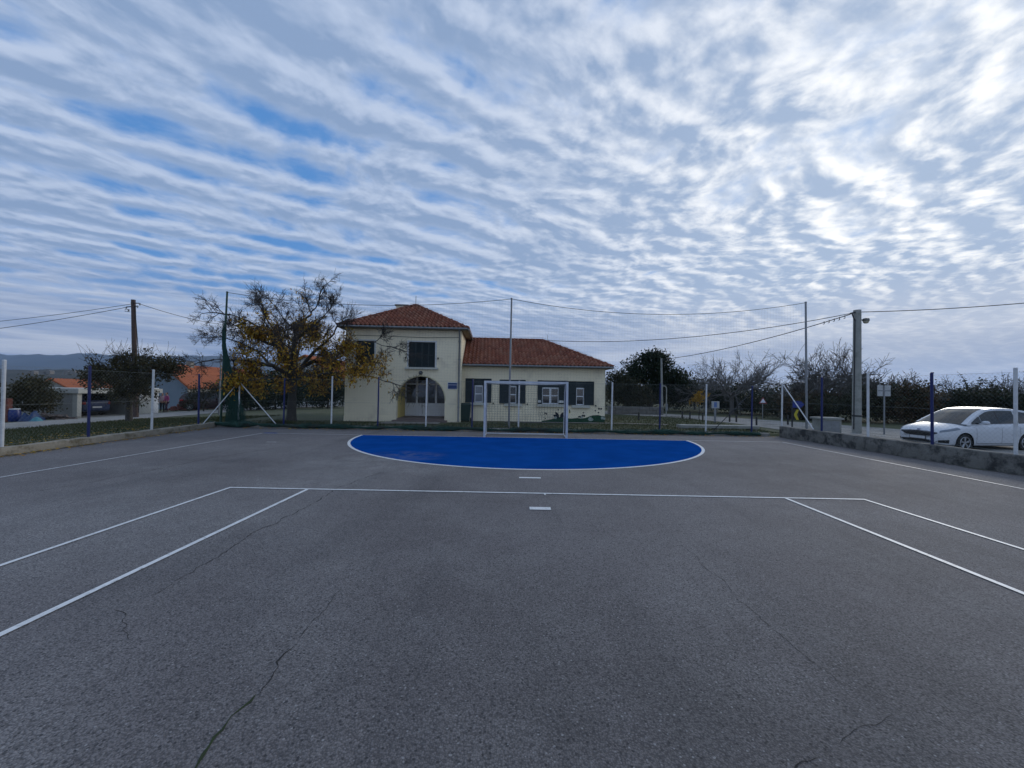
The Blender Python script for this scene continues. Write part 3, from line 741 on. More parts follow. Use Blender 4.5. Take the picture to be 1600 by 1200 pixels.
base_ = MB(); base_.add([c+Vector((0, 0, -.02)) for c in c4]+[apex+Vector((0, 0, -.02))]+[c+Vector((0, 0, -.10)) for c in c4], [(0,1,4), (1,2,4), (2,3,4), (3,0,4), (0,1,6,5), (1,2,7,6), (2,3,8,7), (3,0,5,8), (8,7,6,5)])
M_eave = mat('eaves_board', (.22, .17, .11), .85, scale=3)
roofT = base_.build('roof', M_eave, school)
for k in range(4):
    a, b = c4[k], c4[(k+1) % 4]; u = (b-a).normalized(); mid = (a+b)/2; v = (apex-mid).normalized(); Lv = (apex-mid).length
    pl_ = []
    for c, sgn in ((a, -1), (b, 1)):
        e = (apex-c); e.z = 0; no = Vector((-e.y, e.x, 0)).normalized()
        if no.dot(u)*sgn < 0: no = -no
        pl_.append((c, no))
    tile_slope('roof_tiles', a-u*.05, u, v, (b-a).length+.1, Lv, pl_, roofT, seed=k+3)
hc = MB()
for c in c4: hip_caps(hc, c+Vector((0, 0, .03)), apex+Vector((0, 0, .05)))
hc.build('hip_tiles', M_tile, roofT, 40)
rod = MB(); rod.tube([apex+Vector((0, 0, .05)), apex+Vector((0, 0, .62))], .018, 6); rod.build('lightning_rod', M_greyzinc, roofT)
cw_ = MB()
for c in c4[:2]: cw_.tube([c.lerp(apex, .02)+Vector((0, 0, .22)), c.lerp(apex, .5)+Vector((0, 0, .20)), c.lerp(apex, .98)+Vector((0, 0, .20))], .009, 4)
cw_.build('lightning_wire', mat('bright_wire', (.55, .55, .52), .4, metal=.5), roofT)
# chimney left of the apex, behind the ridge
pc = hl(629.5, 480, 3.9)
ch = MB(); ch.box(pc.x-.34, pc.x+.34, 3.55, 4.2, ZE+.9, pc.z+.02); cho = ch.build('chimney', M_plaster, roofT)
cc = MB(); cc.box(pc.x-.42, pc.x+.42, 3.47, 4.28, pc.z+.02, pc.z+.10); cc.build('chimney_cap', M_conc, cho)
# gutter and downpipe
gt = MB(); gt.tube([c4[0]+Vector((0, -.05, -.03)), c4[1]+Vector((.0, -.05, -.03))], .06, 8); gt.tube([c4[1]+Vector((.05, 0, -.03)), c4[2]+Vector((.05, -.2, -.03))], .06, 8)
gt.build('gutter', M_greyzinc, roofT, 50)
dpn = MB(); xq = TW-.10; dpn.tube([(xq, -.38, ZE-.05), (xq, -.30, ZE-.22), (xq, -.07, ZE-.42), (xq, -.07, .12), (xq, -.16, .03)], .045, 8)
for z in (.8, 2.1, 3.4, 4.4): dpn.box(xq-.06, xq+.06, -.12, -.0, z, z+.05)
dpn.build('downpipe', M_greyzinc, school, 50)
# wing roof: ridge along x, hip at the far end
yf, yb = WB-OV, WB+WD+OV; ym = (yf+yb)/2; ZR = 5.14; hw = (yb-yf)/2; xe = wx1+OV; xr = xe-hw+.1
RA, RB = Vector((TW+.004, ym, ZR)), Vector((xr, ym, ZR)); E = [Vector((TW+.004, yf, ZW)), Vector((xe, yf, ZW)), Vector((xe, yb, ZW)), Vector((TW+.004, yb, ZW))]
rb_ = MB(); dn = Vector((0, 0, -.02)); d2 = Vector((0, 0, -.10))
rb_.add([p+dn for p in E]+[RA+dn, RB+dn]+[p+d2 for p in E], [(0,1,5,4), (1,2,5), (2,3,4,5), (0,1,7,6), (1,2,8,7), (2,3,9,8), (9,8,7,6), (3,0,6,9)])
roofW = rb_.build('wing_roof', M_eave, school)
def hipplane(c, r, u, sgn):
    e = r-c; e.z = 0; no = Vector((-e.y, e.x, 0)).normalized()
    return (c, no if no.dot(u)*sgn > 0 else -no)
u = Vector((1, 0, 0)); v = (Vector((0, ym, ZR))-Vector((0, yf, ZW))).normalized(); Lv = math.hypot(hw, ZR-ZW)
tile_slope('roof_tiles', E[0]-u*.0, u, v, (E[1]-E[0]).length+.1, Lv, [hipplane(E[1], RB, u, 1)], roofW, seed=11)
u2 = Vector((0, 1, 0)); v2 = (RB-Vector((xe, ym, ZW))).normalized(); Lv2 = (RB-Vector((xe, ym, ZW))).length
tile_slope('roof_tiles', E[1]-u2*.0, u2, v2, (E[2]-E[1]).length+.1, Lv2, [hipplane(E[1], RB, u2, -1), hipplane(E[2], RB, u2, 1)], roofW, seed=12)
u3 = Vector((-1, 0, 0)); v3 = (Vector((0, ym, ZR))-Vector((0, yb, ZW))).normalized()
tile_slope('roof_tiles', E[2]-u3*.0, u3, v3, (E[1]-E[0]).length, Lv, [hipplane(E[2], RB, u3, -1)], roofW, seed=13)
hc = MB(); up = Vector((0, 0, .04)); hip_caps(hc, E[1]+up, RB+up); hip_caps(hc, E[2]+up, RB+up); hip_caps(hc, RA+up, RB+up); hc.build('ridge_tiles', M_tile, roofW, 40)
gt = MB(); gt.tube([E[0]+Vector((0, -.05, -.03)), E[1]+Vector((.04, -.05, -.03))], .06, 8); gt.build('gutter', M_greyzinc, roofW, 50)
rd = MB(); px_ = hl(856, 530, ym).x; rd.tube([(px_, ym, ZR), (px_-.05, ym, ZR+.42)], .014, 5); rd.build('roof_aerial', M_greyzinc, roofW)
cw_ = MB(); cw_.tube([RA+Vector((0, 0, .2)), RB+Vector((0, 0, .2)), E[1]+Vector((-.1, .1, .22))], .009, 4); cw_.build('lightning_wire', bpy.data.materials['bright_wire'], roofW)

# path from the porch to the court, small pads
pp = [gnd(x, y, .03) for x, y in ((612, 656), (694.5, 656), (686, 664.5), (590, 664.5))]
draped('entrance_path', [(pp[3].x, pp[3].y-.25, pp[2].x, pp[2].y-.25), (pp[0].x, A0.y-.10, pp[1].x+.0, A0.y+.05)], .035, M_pave, 'pale paved path to the school porch')
draped('narrow_path', [(-.6, 22.62, -.6, 23.02), (6.4, 22.9, 6.4, 23.35), (8.4, 22.6, 8.6, 23.1)], .03, M_pave, 'narrow paved strip along the low wing', nu=4)
# wheelie bin in the inner corner
bb = hl(727, 657, .75); Pb = HM @ Vector((bb.x, .75, 0))
bin_ = empty('wheelie_bin', (Pb.x, Pb.y, H(Pb.x, Pb.y)), HA, 'dark green wheelie bin beside the downpipe of the school', 'bin')
M_bin = mat('green_bin_plastic', (.010, .035, .028), .5, scale=5)
b1 = MB(); b1.add([(-.24,-.28,.06),(.24,-.28,.06),(.24,.24,.06),(-.24,.24,.06),(-.30,-.36,.95),(.30,-.36,.95),(.30,.32,.95),(-.30,.32,.95)], [(3,2,1,0),(4,5,6,7),(0,1,5,4),(1,2,6,5),(2,3,7,6),(3,0,4,7)]); b1.build('body', M_bin, bin_)
b2 = MB(); b2.box(-.32, .32, -.39, .36, .953, 1.0); b2.box(-.26, .26, -.32, .3, 1.0, 1.04); b2.tube([(-.25, .40, .98), (.25, .40, .98)], .02); b2.build('lid', M_bin, bin_)
for s in (-1, 1):
    b3 = MB(); b3.lathe([(.0, -.03), (.10, -.03), (.10, .03), (0, .03)], (s*.29, .25, .10), 14, 'x'); b3.build('wheel', M_dark, bin_)
# ================================================================== FENCES, GOAL, NET
M_postw = mat('white_post_paint', (.62, .63, .63), .5, scale=8, stain=((.30, .24, .18), 6, .62, .78))
M_postb = mat('blue_post_paint', (.006, .013, .085), .5, scale=8, col2=(.010, .020, .12))
M_galv = mat('galvanised_steel', (.25, .26, .27), .45, scale=8, metal=.5)
M_wire = mat('fence_wire', (.16, .18, .17), .5, scale=8)
M_netg = mat('green_net_cord', (.012, .055, .040), .8, scale=8)
M_netd = mat('dark_net_cord', (.022, .032, .034), .8, scale=8)
def post(mb, base, top, r=.03): mb.tube([base, top], r, 8)
def chain_link(mb, p, q, z0a, z1a, z0b, z1b, pitch=.11, r=.0010):
    """diamond mesh between two verticals, plus three line wires"""
    p, q = Vector(p), Vector(q); L_ = (q-p).length; d = (q-p)/L_
    Pt = lambda s, t: p+d*s+Vector((0, 0, (z0a+(z0b-z0a)*s/L_)*(1-t)+(z1a+(z1b-z1a)*s/L_)*t))
    hgt = z1a-z0a; n = int((L_+hgt)/pitch)
    for k in range(n):
        s0 = k*pitch
        for sg in (1, -1):
            # s = s0 -/+ t*hgt
            a0, a1 = (s0, s0-hgt) if sg > 0 else (s0-hgt, s0)
            t0, t1 = 0.0, 1.0
            lo, hi = 0.0, L_
            # clip
            def clip(a0, a1):
                ts = [0.0, 1.0]
                dd = a1-a0
                for lim, is_lo in ((lo, True), (hi, False)):
                    tt = (lim-a0)/dd
                    if (dd > 0) == is_lo: ts[0] = max(ts[0], tt)
                    else: ts[1] = min(ts[1], tt)
                return ts
            ts = clip(a0, a1)
            if ts[1]-ts[0] < 1e-3: continue
            mb.tube([Pt(a0+(a1-a0)*ts[0], ts[0]), Pt(a0+(a1-a0)*ts[1], ts[1])], r, 3, cap=False)
    for t in (.01, .5, .99): mb.tube([Pt(0, t), Pt(L_, t)], .0028, 3, cap=False)
# left fence
def on_left(px):                          # a post on the kerb seen at pixel column px
    best = None
    for k in range(1600):
        y = 2+k*.01; x = curbL(y)-.14
        f = (Vector((x, y, .2))-CAM); X = f.dot(RX)/f.dot(F)*FPX+800
        if best is None or abs(X-px) < best[0]: best = (abs(X-px), x, y)
    return best[1], best[2]
fl_ = empty('left_fence', (curbL(12)-.14, 12, .2), 0, 'chain link fence of white and blue posts on the kerb along the left side', 'fence', None)
def relbuild(mb, name, m, root, smooth=None):
    inv = root.matrix_basis.inverted(); mb.v = [tuple(inv @ Vector(v)) for v in mb.v]
    return mb.build(name, m, root, smooth)
lx = []
seq = [(3, 'w', 2.30), (138, 'b', 2.28), (237, 'w', 2.28), (310, 'b', 2.22)]
for px, c, zt in seq:
    x, y = on_left(px); lx.append((x, y)); mb = MB(); lean = random.uniform(-.03, .03)
    post(mb, (x, y, .05), (x+lean, y, zt), .036); mb.lathe([(.036, 0), (.042, .0), (.03, .03), (0, .035)], (x+lean, y, zt), 8)
    o = relbuild(mb, 'post', M_postw if c == 'w' else M_postb, fl_, 40); o['label'] = 'white post' if c == 'w' else 'blue post'
for k in range(1, 3):
    y = lx[0][1]-2.1*k; x = curbL(y)-.14; mb = MB(); post(mb, (x, y, .05), (x, y, 2.3), .034); relbuild(mb, 'post', M_postw if k % 2 == 0 else M_postb, fl_, 40)
yc = BACKY+.14; xc = curbL(yc)-.0
cl_ = MB(); y0 = lx[0][1]-4.2; chain_link(cl_, (curbL(y0)-.14, y0, 0), (curbL(yc)-.14, yc, 0), .24, 2.2, .22, 2.2)
relbuild(cl_, 'chain_link', M_wire, fl_)
# back fence
bf = empty('back_fence', (0, yc, .13), 0, 'chain link fence of alternating white and blue posts at the far end behind the goal', 'fence')
bp_ = [(374.5, 'w', 590), (445, 'b', 592), (519.5, 'w', 589), (592, 'b', 590), (667, 'w', 592), (739, 'b', 594), (811.5, 'w', 596), (884.5, 'b', 597), (957, 'w', 598.5), (1032, 'b', 600), (1104, 'w', 601.5), (1175.5, 'b', 604), (1222.5, 'w', 599)]
bpts = []
for px, c, yt in bp_:
    q = at(px, yt, yc); b_ = at(px-2, 664, yc)
    mb = MB(); post(mb, (b_.x*.5+q.x*.5, yc, .08), (q.x, yc, q.z), .034); mb.lathe([(.034, 0), (.04, 0), (.028, .03), (0, .034)], (q.x, yc, q.z), 8)
    o = relbuild(mb, 'post', M_postw if c == 'w' else M_postb, bf, 40); o['label'] = 'white post' if c == 'w' else 'blue post'; bpts.append((q.x, q.z))
cl_ = MB(); chain_link(cl_, (bpts[0][0], yc, 0), (bpts[-1][0], yc, 0), .15, 2.15, .15, 2.15); relbuild(cl_, 'chain_link', M_wire, bf)
def brace(root, a, b, m, r=.020, name='brace'):
    mb = MB(); mb.tube([a, b], r, 8); return relbuild(mb, name, m, root, 40)
tp = at(374.5, 597, yc)
brace(bf, tp+Vector((.02, -.03, 0)), Vector((at(433, 662, yc).x, yc-.03, .12)), M_postw)
x_, y_ = on_left(316); brace(fl_, tp+Vector((-.02, -.04, 0)), Vector((x_+.03, y_, .18)), M_postw)
a_ = at(1175, 613, yc+.05); brace(bf, Vector((a_.x-.03, yc+.05, a_.z)), Vector((at(1112, 675, yc).x, yc+.05, .10)), M_dark, .018)
# right fence on the wall
rf = empty('right_fence', (wallR(12)+.15, 12, .45), 0, 'chain link fence of white and blue posts standing on the low concrete wall', 'fence')
def on_right(px):
    best = None
    for k in range(1600):
        y = 2+k*.01; x = wallR(y)+.15; f = (Vector((x, y, .45))-CAM); X = f.dot(RX)/f.dot(F)*FPX+800
        if best is None or abs(X-px) < best[0]: best = (abs(X-px), x, y)
    return best[1], best[2]
rp_ = []
for px, c, yt in ((1284, 'b', 590.5), (1356.5, 'w', 583.5), (1456.5, 'b', 583), (1587.5, 'w', 576)):
    x, y = on_right(px); q = at(px, yt, y); rp_.append((x, y)); mb = MB(); post(mb, (x, y, .40), (x+random.uniform(-.02, .02), y, q.z), .036)
    mb.lathe([(.036, 0), (.042, 0), (.03, .03), (0, .035)], (x, y, q.z-.005), 8)
    o = relbuild(mb, 'post', M_postw if c == 'w' else M_postb, rf, 40); o['label'] = 'white post' if c == 'w' else 'blue post'
for k in range(1, 3):
    y = rp_[-1][1]-2.1*k; x = wallR(y)+.15; mb = MB(); post(mb, (x, y, .40), (x, y, 2.5), .034); relbuild(mb, 'post', M_postb if k % 2 else M_postw, rf, 40)
y0 = rp_[-1][1]-4.2; cl_ = MB(); chain_link(cl_, (wallR(y0)+.15, y0, 0), (bpts[-1][0], yc, 0), .48, 2.42, .48, 2.42); relbuild(cl_, 'chain_link', M_wire, rf)
x_, y_ = on_right(1271); tq = Vector((bpts[-1][0], yc, at(1224, 602, yc).z)); brace(rf, tq+Vector((.03, -.03, 0)), Vector((x_, y_, .47)), M_postw)
# fallen wooden strut and rubble at the right corner
# ---- high ball net
net = empty('ball_stop_net', (0, yc+.35, 0), 0, 'tall ball stop net hung between three thin poles behind the goal', 'net')
YN = yc+.35
poles = [((355, 457), (344.5, 664)), ((799.5, 467), (795, 664)), ((1259, 473), (1260.5, 672))]
tops = []
for t, b in poles:
    q = at(*t, YN); e = at(*b, YN); e.z = .0; mb = MB(); mb.tube([e, e.lerp(q, .5), q], [.048, .045, .038], 10); mb.lathe([(.038, 0), (.045, 0), (.045, .04), (0, .05)], q, 8)
    o = relbuild(mb, 'net_pole', M_galv if b[0] > 400 else mat('green_pole', (.018, .060, .042), .6), net, 40); tops.append(q)
def sagcurve(a, b, sag, n=28): return [a.lerp(b, k/n)-Vector((0, 0, sag*4*(k/n)*(1-k/n))) for k in range(n+1)]
cabs = [sagcurve(tops[0], tops[1], .42), sagcurve(tops[1], tops[2], .60)]
for c in cabs:
    mb = MB(); mb.tube(c, .011, 5); relbuild(mb, 'top_cable', M_dark, net)
def cabz(x):
    for c in cabs:
        for i in range(len(c)-1):
            if c[i].x <= x <= c[i+1].x: t = (x-c[i].x)/(c[i+1].x-c[i].x); return c[i].z+(c[i+1].z-c[i].z)*t
    return None
rnd = random.Random(4)
for (xa, xb) in ((tops[0].x+.15, tops[1].x), (tops[1].x, tops[2].x)):
    mb = MB(); x = xa; cell = .125; xs_ = []
    while x < xb:
        z = cabz(x)
        if z:
            k = 8; pts = [(x+.02*math.sin(x*1.7+j*.9), YN+.05*math.sin(x*.8+j*.6), .1+(z-.1)*j/k) for j in range(k+1)]
            mb.tube(pts,   .0010, 3, cap=False)
        xs_.append(x); x += cell
    z = .12
    while z < 6.2:
        run = []
        for x in xs_[::4]:
            zc = cabz(x)
            if zc and z < zc-.01: run.append((x, YN+.05*math.sin(x*.8+z*.9), z+.02*math.sin(x*1.1)))
            else:
                if len(run) > 1: mb.tube(run, .0010, 3, cap=False)
                run = []
        if len(run) > 1: mb.tube(run, .0010, 3, cap=False)
        z += cell
    relbuild(mb, 'net_panel', M_netd, net)
# net gathered at the left corner: a hanging bundle of cords and a heap on the kerb
mb = MB()
axis = [at(349, 500, YN-.1), at(350, 540, YN-.2), at(356, 575, YN-.25), at(366, 608, YN-.3), at(369, 640, YN-.32), at(368, 664, YN-.35)]
def axis_pt(t):
    k = min(int(t*5), 4); return axis[k].lerp(axis[k+1], t*5-k)
for i in range(250):
    a0 = rnd.uniform(0, 6.28); rr = rnd.random()**.6; t0 = rnd.uniform(0, .35); pts = []; tw = rnd.uniform(-2, 2)
    for j in range(11):
        t = t0+(1-t0)*j/10; wd = .05+.30*t**1.3+(.12 if t > .8 else 0)
        pts.append(axis_pt(t)+Vector((math.cos(a0+tw*t)*rr*wd+rnd.gauss(0, .012), math.sin(a0+tw*t)*rr*wd*.6, rnd.gauss(0, .012))))
    mb.tube(pts, .0045, 3, cap=False)
for i in range(70):
    t = rnd.uniform(.15, 1); c = axis_pt(t); wd = .05+.30*t**1.3; a0 = rnd.uniform(0, 6.28)
    mb.tube([c+Vector((math.cos(a0+k*.5)*wd, math.sin(a0+k*.5)*wd*.6, rnd.gauss(0, .03)+k*.03)) for k in range(7)], .004, 3, cap=False)
for i in range(26):
    t = i/25; top_ = at(350+2*t, 512+60*t, YN-.1); pts = [top_.lerp(at(352+20*t, 664, YN-.3), k/10)+Vector((rnd.gauss(0, .01)+.10*math.sin(k*.3+t*4)*t, rnd.gauss(0, .02), 0)) for k in range(11)]; mb.tube(pts, .004, 3, cap=False)
for i in range(22):
    t = i/21; c_ = at(350, 530+130*t, YN-.2); d_ = at(350+22*t, 540+122*t, YN-.25); mb.tube([c_, c_.lerp(d_, .5)-Vector((0, 0, .05)), d_], .004, 3, cap=False)
relbuild(mb, 'gathered_net', M_netg, net)
def blob_roll(xs_, fy, fr, fz, seed, nring=12):
    rnd = random.Random(seed); vs = []; fs = []
    for x in xs_:
        for k in range(nring):
            w_ = 2*math.pi*k/nring; r_ = fr(x)*rnd.uniform(.75, 1.2)
            vs.append((x+rnd.uniform(-.02, .02), fy(x)+math.cos(w_)*r_*1.15, max(.004, fz(x)+math.sin(w_)*r_)))
    for i in range(len(xs_)-1):
        for k in range(nring): fs.append((i*nring+k, i*nring+(k+1) % nring, (i+1)*nring+(k+1) % nring, (i+1)*nring+k))
    fs += [tuple(range(nring)), tuple((len(xs_)-1)*nring+k for k in range(nring))]
    m = MB(); m.add(vs, fs); return m
xs_ = [tops[0].x-.2+.12*k for k in range(int((10.7-tops[0].x)/.12))]
fr_ = lambda x: .070+.022*math.sin(x*1.3)+.018*math.sin(x*4.1+1)+(.0 if x > -11.2 else .10*(1-abs(x+11.75)/.9 if abs(x+11.75) < .9 else 0))
M_skirt = mat('bunched_green_net', (.012, .046, .034), .9, scale=14, col2=(.022, .070, .050), stain=((.03, .032, .025), 1.2, .5, .62), bump=.9, bscale=70)
m = blob_roll(xs_, lambda x: BACKY+.0, fr_, lambda x: .095+.02*math.sin(x*2.2)+(.05 if x < -11 else 0), 9); relbuild(m, 'net_skirt', M_skirt, net)
# strands of the skirt hanging loose
mb = MB()
for i in range(500):
    x = rnd.uniform(tops[0].x, 10.6); r_ = fr_(x)+.01
    mb.tube([(x+rnd.gauss(0, .08)*k, BACKY-math.sin(k*.8)*r_*1.3, .09+math.cos(k*.8)*r_*1.25+.02) for k in range(-2, 3)], .004, 3, cap=False)
relbuild(mb, 'skirt_cords', M_netg, net)
mb = MB(); a_ = at(1258.5, 536, YN); mb.tube([a_, at(1252, 545, YN-.1), at(1245, 558, YN-.2), at(1240, 570, YN-.2)], .008, 4); relbuild(mb, 'loose_cord', M_dark, net)

# ---- goal
M_goal = mat('goal_white', (.56, .58, .60), .35, scale=6, stain=((.35, .33, .30), 7, .66, .8))
goal = empty('football_goal', (GX, GOALY, 0), 0, 'white small football goal on the far line of the blue zone', 'goal')
gl, gr_ = at(757.6, 640, GOALY).x-GX, at(885.8, 640, GOALY).x-GX; gh = at(820, 597.5, GOALY).z
t = .040
for x in (gl, gr_):
    mb = MB(); mb.box(x-t, x+t, -t, t, 0, gh-t); mb.build('upright', M_goal, goal)
mb = MB(); mb.box(gl-t, gr_+t, -t-.001, t+.001, gh-t, gh+t); mb.build('crossbar', M_goal, goal)
mb = MB()
for x in (gl, gr_):
    mb.tube([(x, t, gh-.03), (x, .55, gh-.06), (x, .72, gh-.35), (x, .95, .06)], .022, 8); mb.tube([(x, t, .03), (x, .95, .05)], .022, 8)
    mb.build('side_frame', M_goal, goal, 50); mb = MB()
mb = MB(); mb.tube([(gl, .95, .05), (gr_, .95, .05)], .024, 8); mb.build('rear_bar', M_goal, goal, 50); mb = MB(); mb.tube([(gl, .55, gh-.06), (gr_, .55, gh-.06)], .018, 8); mb.build('rear_bar', M_goal, goal, 50)
mb = MB(); r_ = .0035; cell = .11
prof = [(.04, gh-.05), (.55, gh-.08), (.72, gh-.36), (.95, .07)]
def pf(s):
    L_ = [0];
    for i in range(3): L_.append(L_[-1]+math.dist(prof[i], prof[i+1]))
    s *= L_[-1]
    for i in range(3):
        if s <= L_[i+1]+1e-9: t_ = (s-L_[i])/(L_[i+1]-L_[i]); return (prof[i][0]+(prof[i+1][0]-prof[i][0])*t_, prof[i][1]+(prof[i+1][1]-prof[i][1])*t_)
nx = int((gr_-gl)/cell); ns = 26
for i in range(nx+1):
    x = gl+(gr_-gl)*i/nx; mb.tube([(x+.01*math.sin(i+k), pf(k/ns)[0], pf(k/ns)[1]-.03*math.sin(math.pi*i/nx)*(k < 12)) for k in range(0, ns+1, 2)], r_, 3, cap=False)
for k in range(ns+1):
    y, z = pf(k/ns); mb.tube([(gl+(gr_-gl)*i/12, y, z-.03*math.sin(math.pi*i/12)*(k < 12)) for i in range(13)], r_, 3, cap=False)
for x in (gl, gr_):
    for i in range(1, 8):
        y = .95*i/8; zt = gh-.08 if y < .55 else (gh-.08-(y-.55)/.17*.28 if y < .72 else max(.07, (gh-.36)*(1-(y-.72)/.23)))
        mb.tube([(x, y, .05), (x, y, zt)], r_, 3, cap=False)
    for k in range(1, 18):
        z = gh*k/18; ymax = .95-(z/(gh-.36))*.23 if z < gh-.36 else (.72-(z-gh+.36)/.28*.17 if z < gh-.08 else .5)
        mb.tube([(x, .04, z), (x, ymax, z)], r_, 3, cap=False)
mb.build('goal_net', mat('goal_net_cord', (.05, .055, .06), .8), goal)
# ================================================================== TREES
M_bark = mat('grey_bark', (.045, .040, .034), .9, scale=5, col2=(.075, .068, .058), bump=.6, bscale=22)
M_bark2 = mat('pale_bark', (.075, .068, .060), .9, scale=5, col2=(.11, .10, .09))
M_bark3 = mat('grey_bare_bark', (.11, .10, .092), .9, scale=5, col2=(.16, .15, .135))
M_twig = mat('twig_bark', (.040, .034, .030), .9, scale=9)
M_walnut = leaf_mat('autumn_leaves', [(.14, .065, .016), (.34, .16, .020), (.56, .33, .032), (.42, .21, .026), (.28, .22, .036), (.64, .42, .045)])
M_green = leaf_mat('dark_evergreen_leaves', [(.010, .020, .009), (.018, .032, .013), (.026, .040, .016), (.014, .026, .013)], trans=.12)
M_olive = leaf_mat('olive_brown_leaves', [(.034, .038, .016), (.060, .056, .024), (.046, .040, .018), (.085, .068, .028)], trans=.15)
M_mixed = leaf_mat('hedge_leaves', [(.018, .026, .012), (.036, .044, .018), (.055, .046, .022), (.022, .032, .015)], trans=.12)
M_rust = leaf_mat('rusty_leaves', [(.055, .036, .018), (.10, .056, .022), (.050, .044, .020), (.070, .038, .016)], trans=.15)
M_yel = leaf_mat('yellow_leaves', [(.30, .17, .015), (.40, .24, .02), (.24, .12, .012)], trans=.3)

class Branches:
    def __init__(s, rnd): s.mb = MB(); s.tw = MB(); s.rnd = rnd; s.tips = []
    def limb(s, pts, r0, r1, lev, minr=.006):
        k = len(pts); rads = [max(minr, r0+(r1-r0)*(i/(k-1))**.85) for i in range(k)]
        n = 9 if r0 > .12 else (6 if r0 > .04 else (4 if r0 > .015 else 3))
        (s.mb if r0 > .03 else s.tw).tube(pts, rads, n, cap=False)
    def grow(s, p, d, L_, r, lev, maxlev, up=.12, wander=.30, kids=(3, 5), ratio=.62, spread=(25, 60), minr=.006):
        rnd = s.rnd; seg = max(4, int(L_/.22)); seg = min(seg, 10); pts = [Vector(p)]; d = Vector(d).normalized()
        for i in range(seg):
            d = (d+Vector((rnd.gauss(0, wander), rnd.gauss(0, wander), rnd.gauss(0, wander)+up))*.45).normalized()
            pts.append(pts[-1]+d*(L_/seg))
        s.limb(pts, r, r*.42, lev, minr)
        s.after(pts, r, L_, lev, maxlev, up, wander, kids, ratio, spread, minr)
    def after(s, pts, r, L_, lev, maxlev, up, wander, kids, ratio, spread, minr, t0=.25):
        rnd = s.rnd; seg = len(pts)-1
        if lev >= maxlev: s.tips += [(pts[-1], lev), (pts[len(pts)//2], lev)]; return
        n = rnd.randint(*kids)
        for k in range(n):
            t = t0+(1-t0)*(k+rnd.random()*.8)/n; t = min(t, .98); i = min(int(t*seg), seg-1); q = pts[i].lerp(pts[i+1], t*seg-i)
            ax = (pts[i+1]-pts[i]).normalized(); o = ax.orthogonal().normalized(); o.rotate(Matrix.Rotation(rnd.uniform(0, 6.283), 3, ax))
            an = R(rnd.uniform(*spread)); dd = ax*math.cos(an)+o*math.sin(an)
            s.grow(q, dd, L_*ratio*rnd.uniform(.65, 1.1)*(1.1-.35*t), r*(1-.5*t)*rnd.uniform(.5, .68), lev+1, maxlev, up, wander, kids, ratio, spread, minr)
        # leader goes on
        ax = (pts[-1]-pts[-2]).normalized(); s.grow(pts[-1], ax, L_*ratio*.9, r*.45, lev+1, maxlev, up, wander, kids, ratio, spread, minr)
def leaf_quads(centres, n, size, rnd, spread, droop=.3, aspect=.5):
    """n leaf shaped faces scattered round the centres"""
    cs = np.array([tuple(c) for c in centres], np.float32); g = np.random.default_rng(rnd.randint(0, 10**6))
    idx = g.integers(0, len(cs), n); P = cs[idx]+g.normal(0, spread, (n, 3)).astype(np.float32)
    d = g.normal(0, 1, (n, 3)); d[:, 2] -= droop*1.5; d /= np.linalg.norm(d, axis=1)[:, None]
    o = g.normal(0, 1, (n, 3)); o -= d*(o*d).sum(1)[:, None]; o /= np.linalg.norm(o, axis=1)[:, None]
    s = (size*g.uniform(.55, 1.35, n))[:, None]
    nrm = np.cross(d, o)
    a = P; b = P+d*s*.5+o*s*aspect*.5+nrm*s*.06; c = P+d*s; e = P+d*s*.5-o*s*aspect*.5+nrm*s*.06
    V = np.stack([a, b, c, e], 1).reshape(-1, 3); Fq = np.arange(4*n).reshape(-1, 4)
    return V, Fq
def to_local(o, root):
    inv = root.matrix_basis.inverted()
    me = o.data; n = len(me.vertices); co = np.empty(n*3, np.float32); me.vertices.foreach_get('co', co)
    co = co.reshape(-1, 3) @ np.array(inv.to_3x3()).T.astype(np.float32)+np.array(inv.translation, np.float32)
    me.vertices.foreach_set('co', co.ravel()); me.update(); o.parent = root; return o

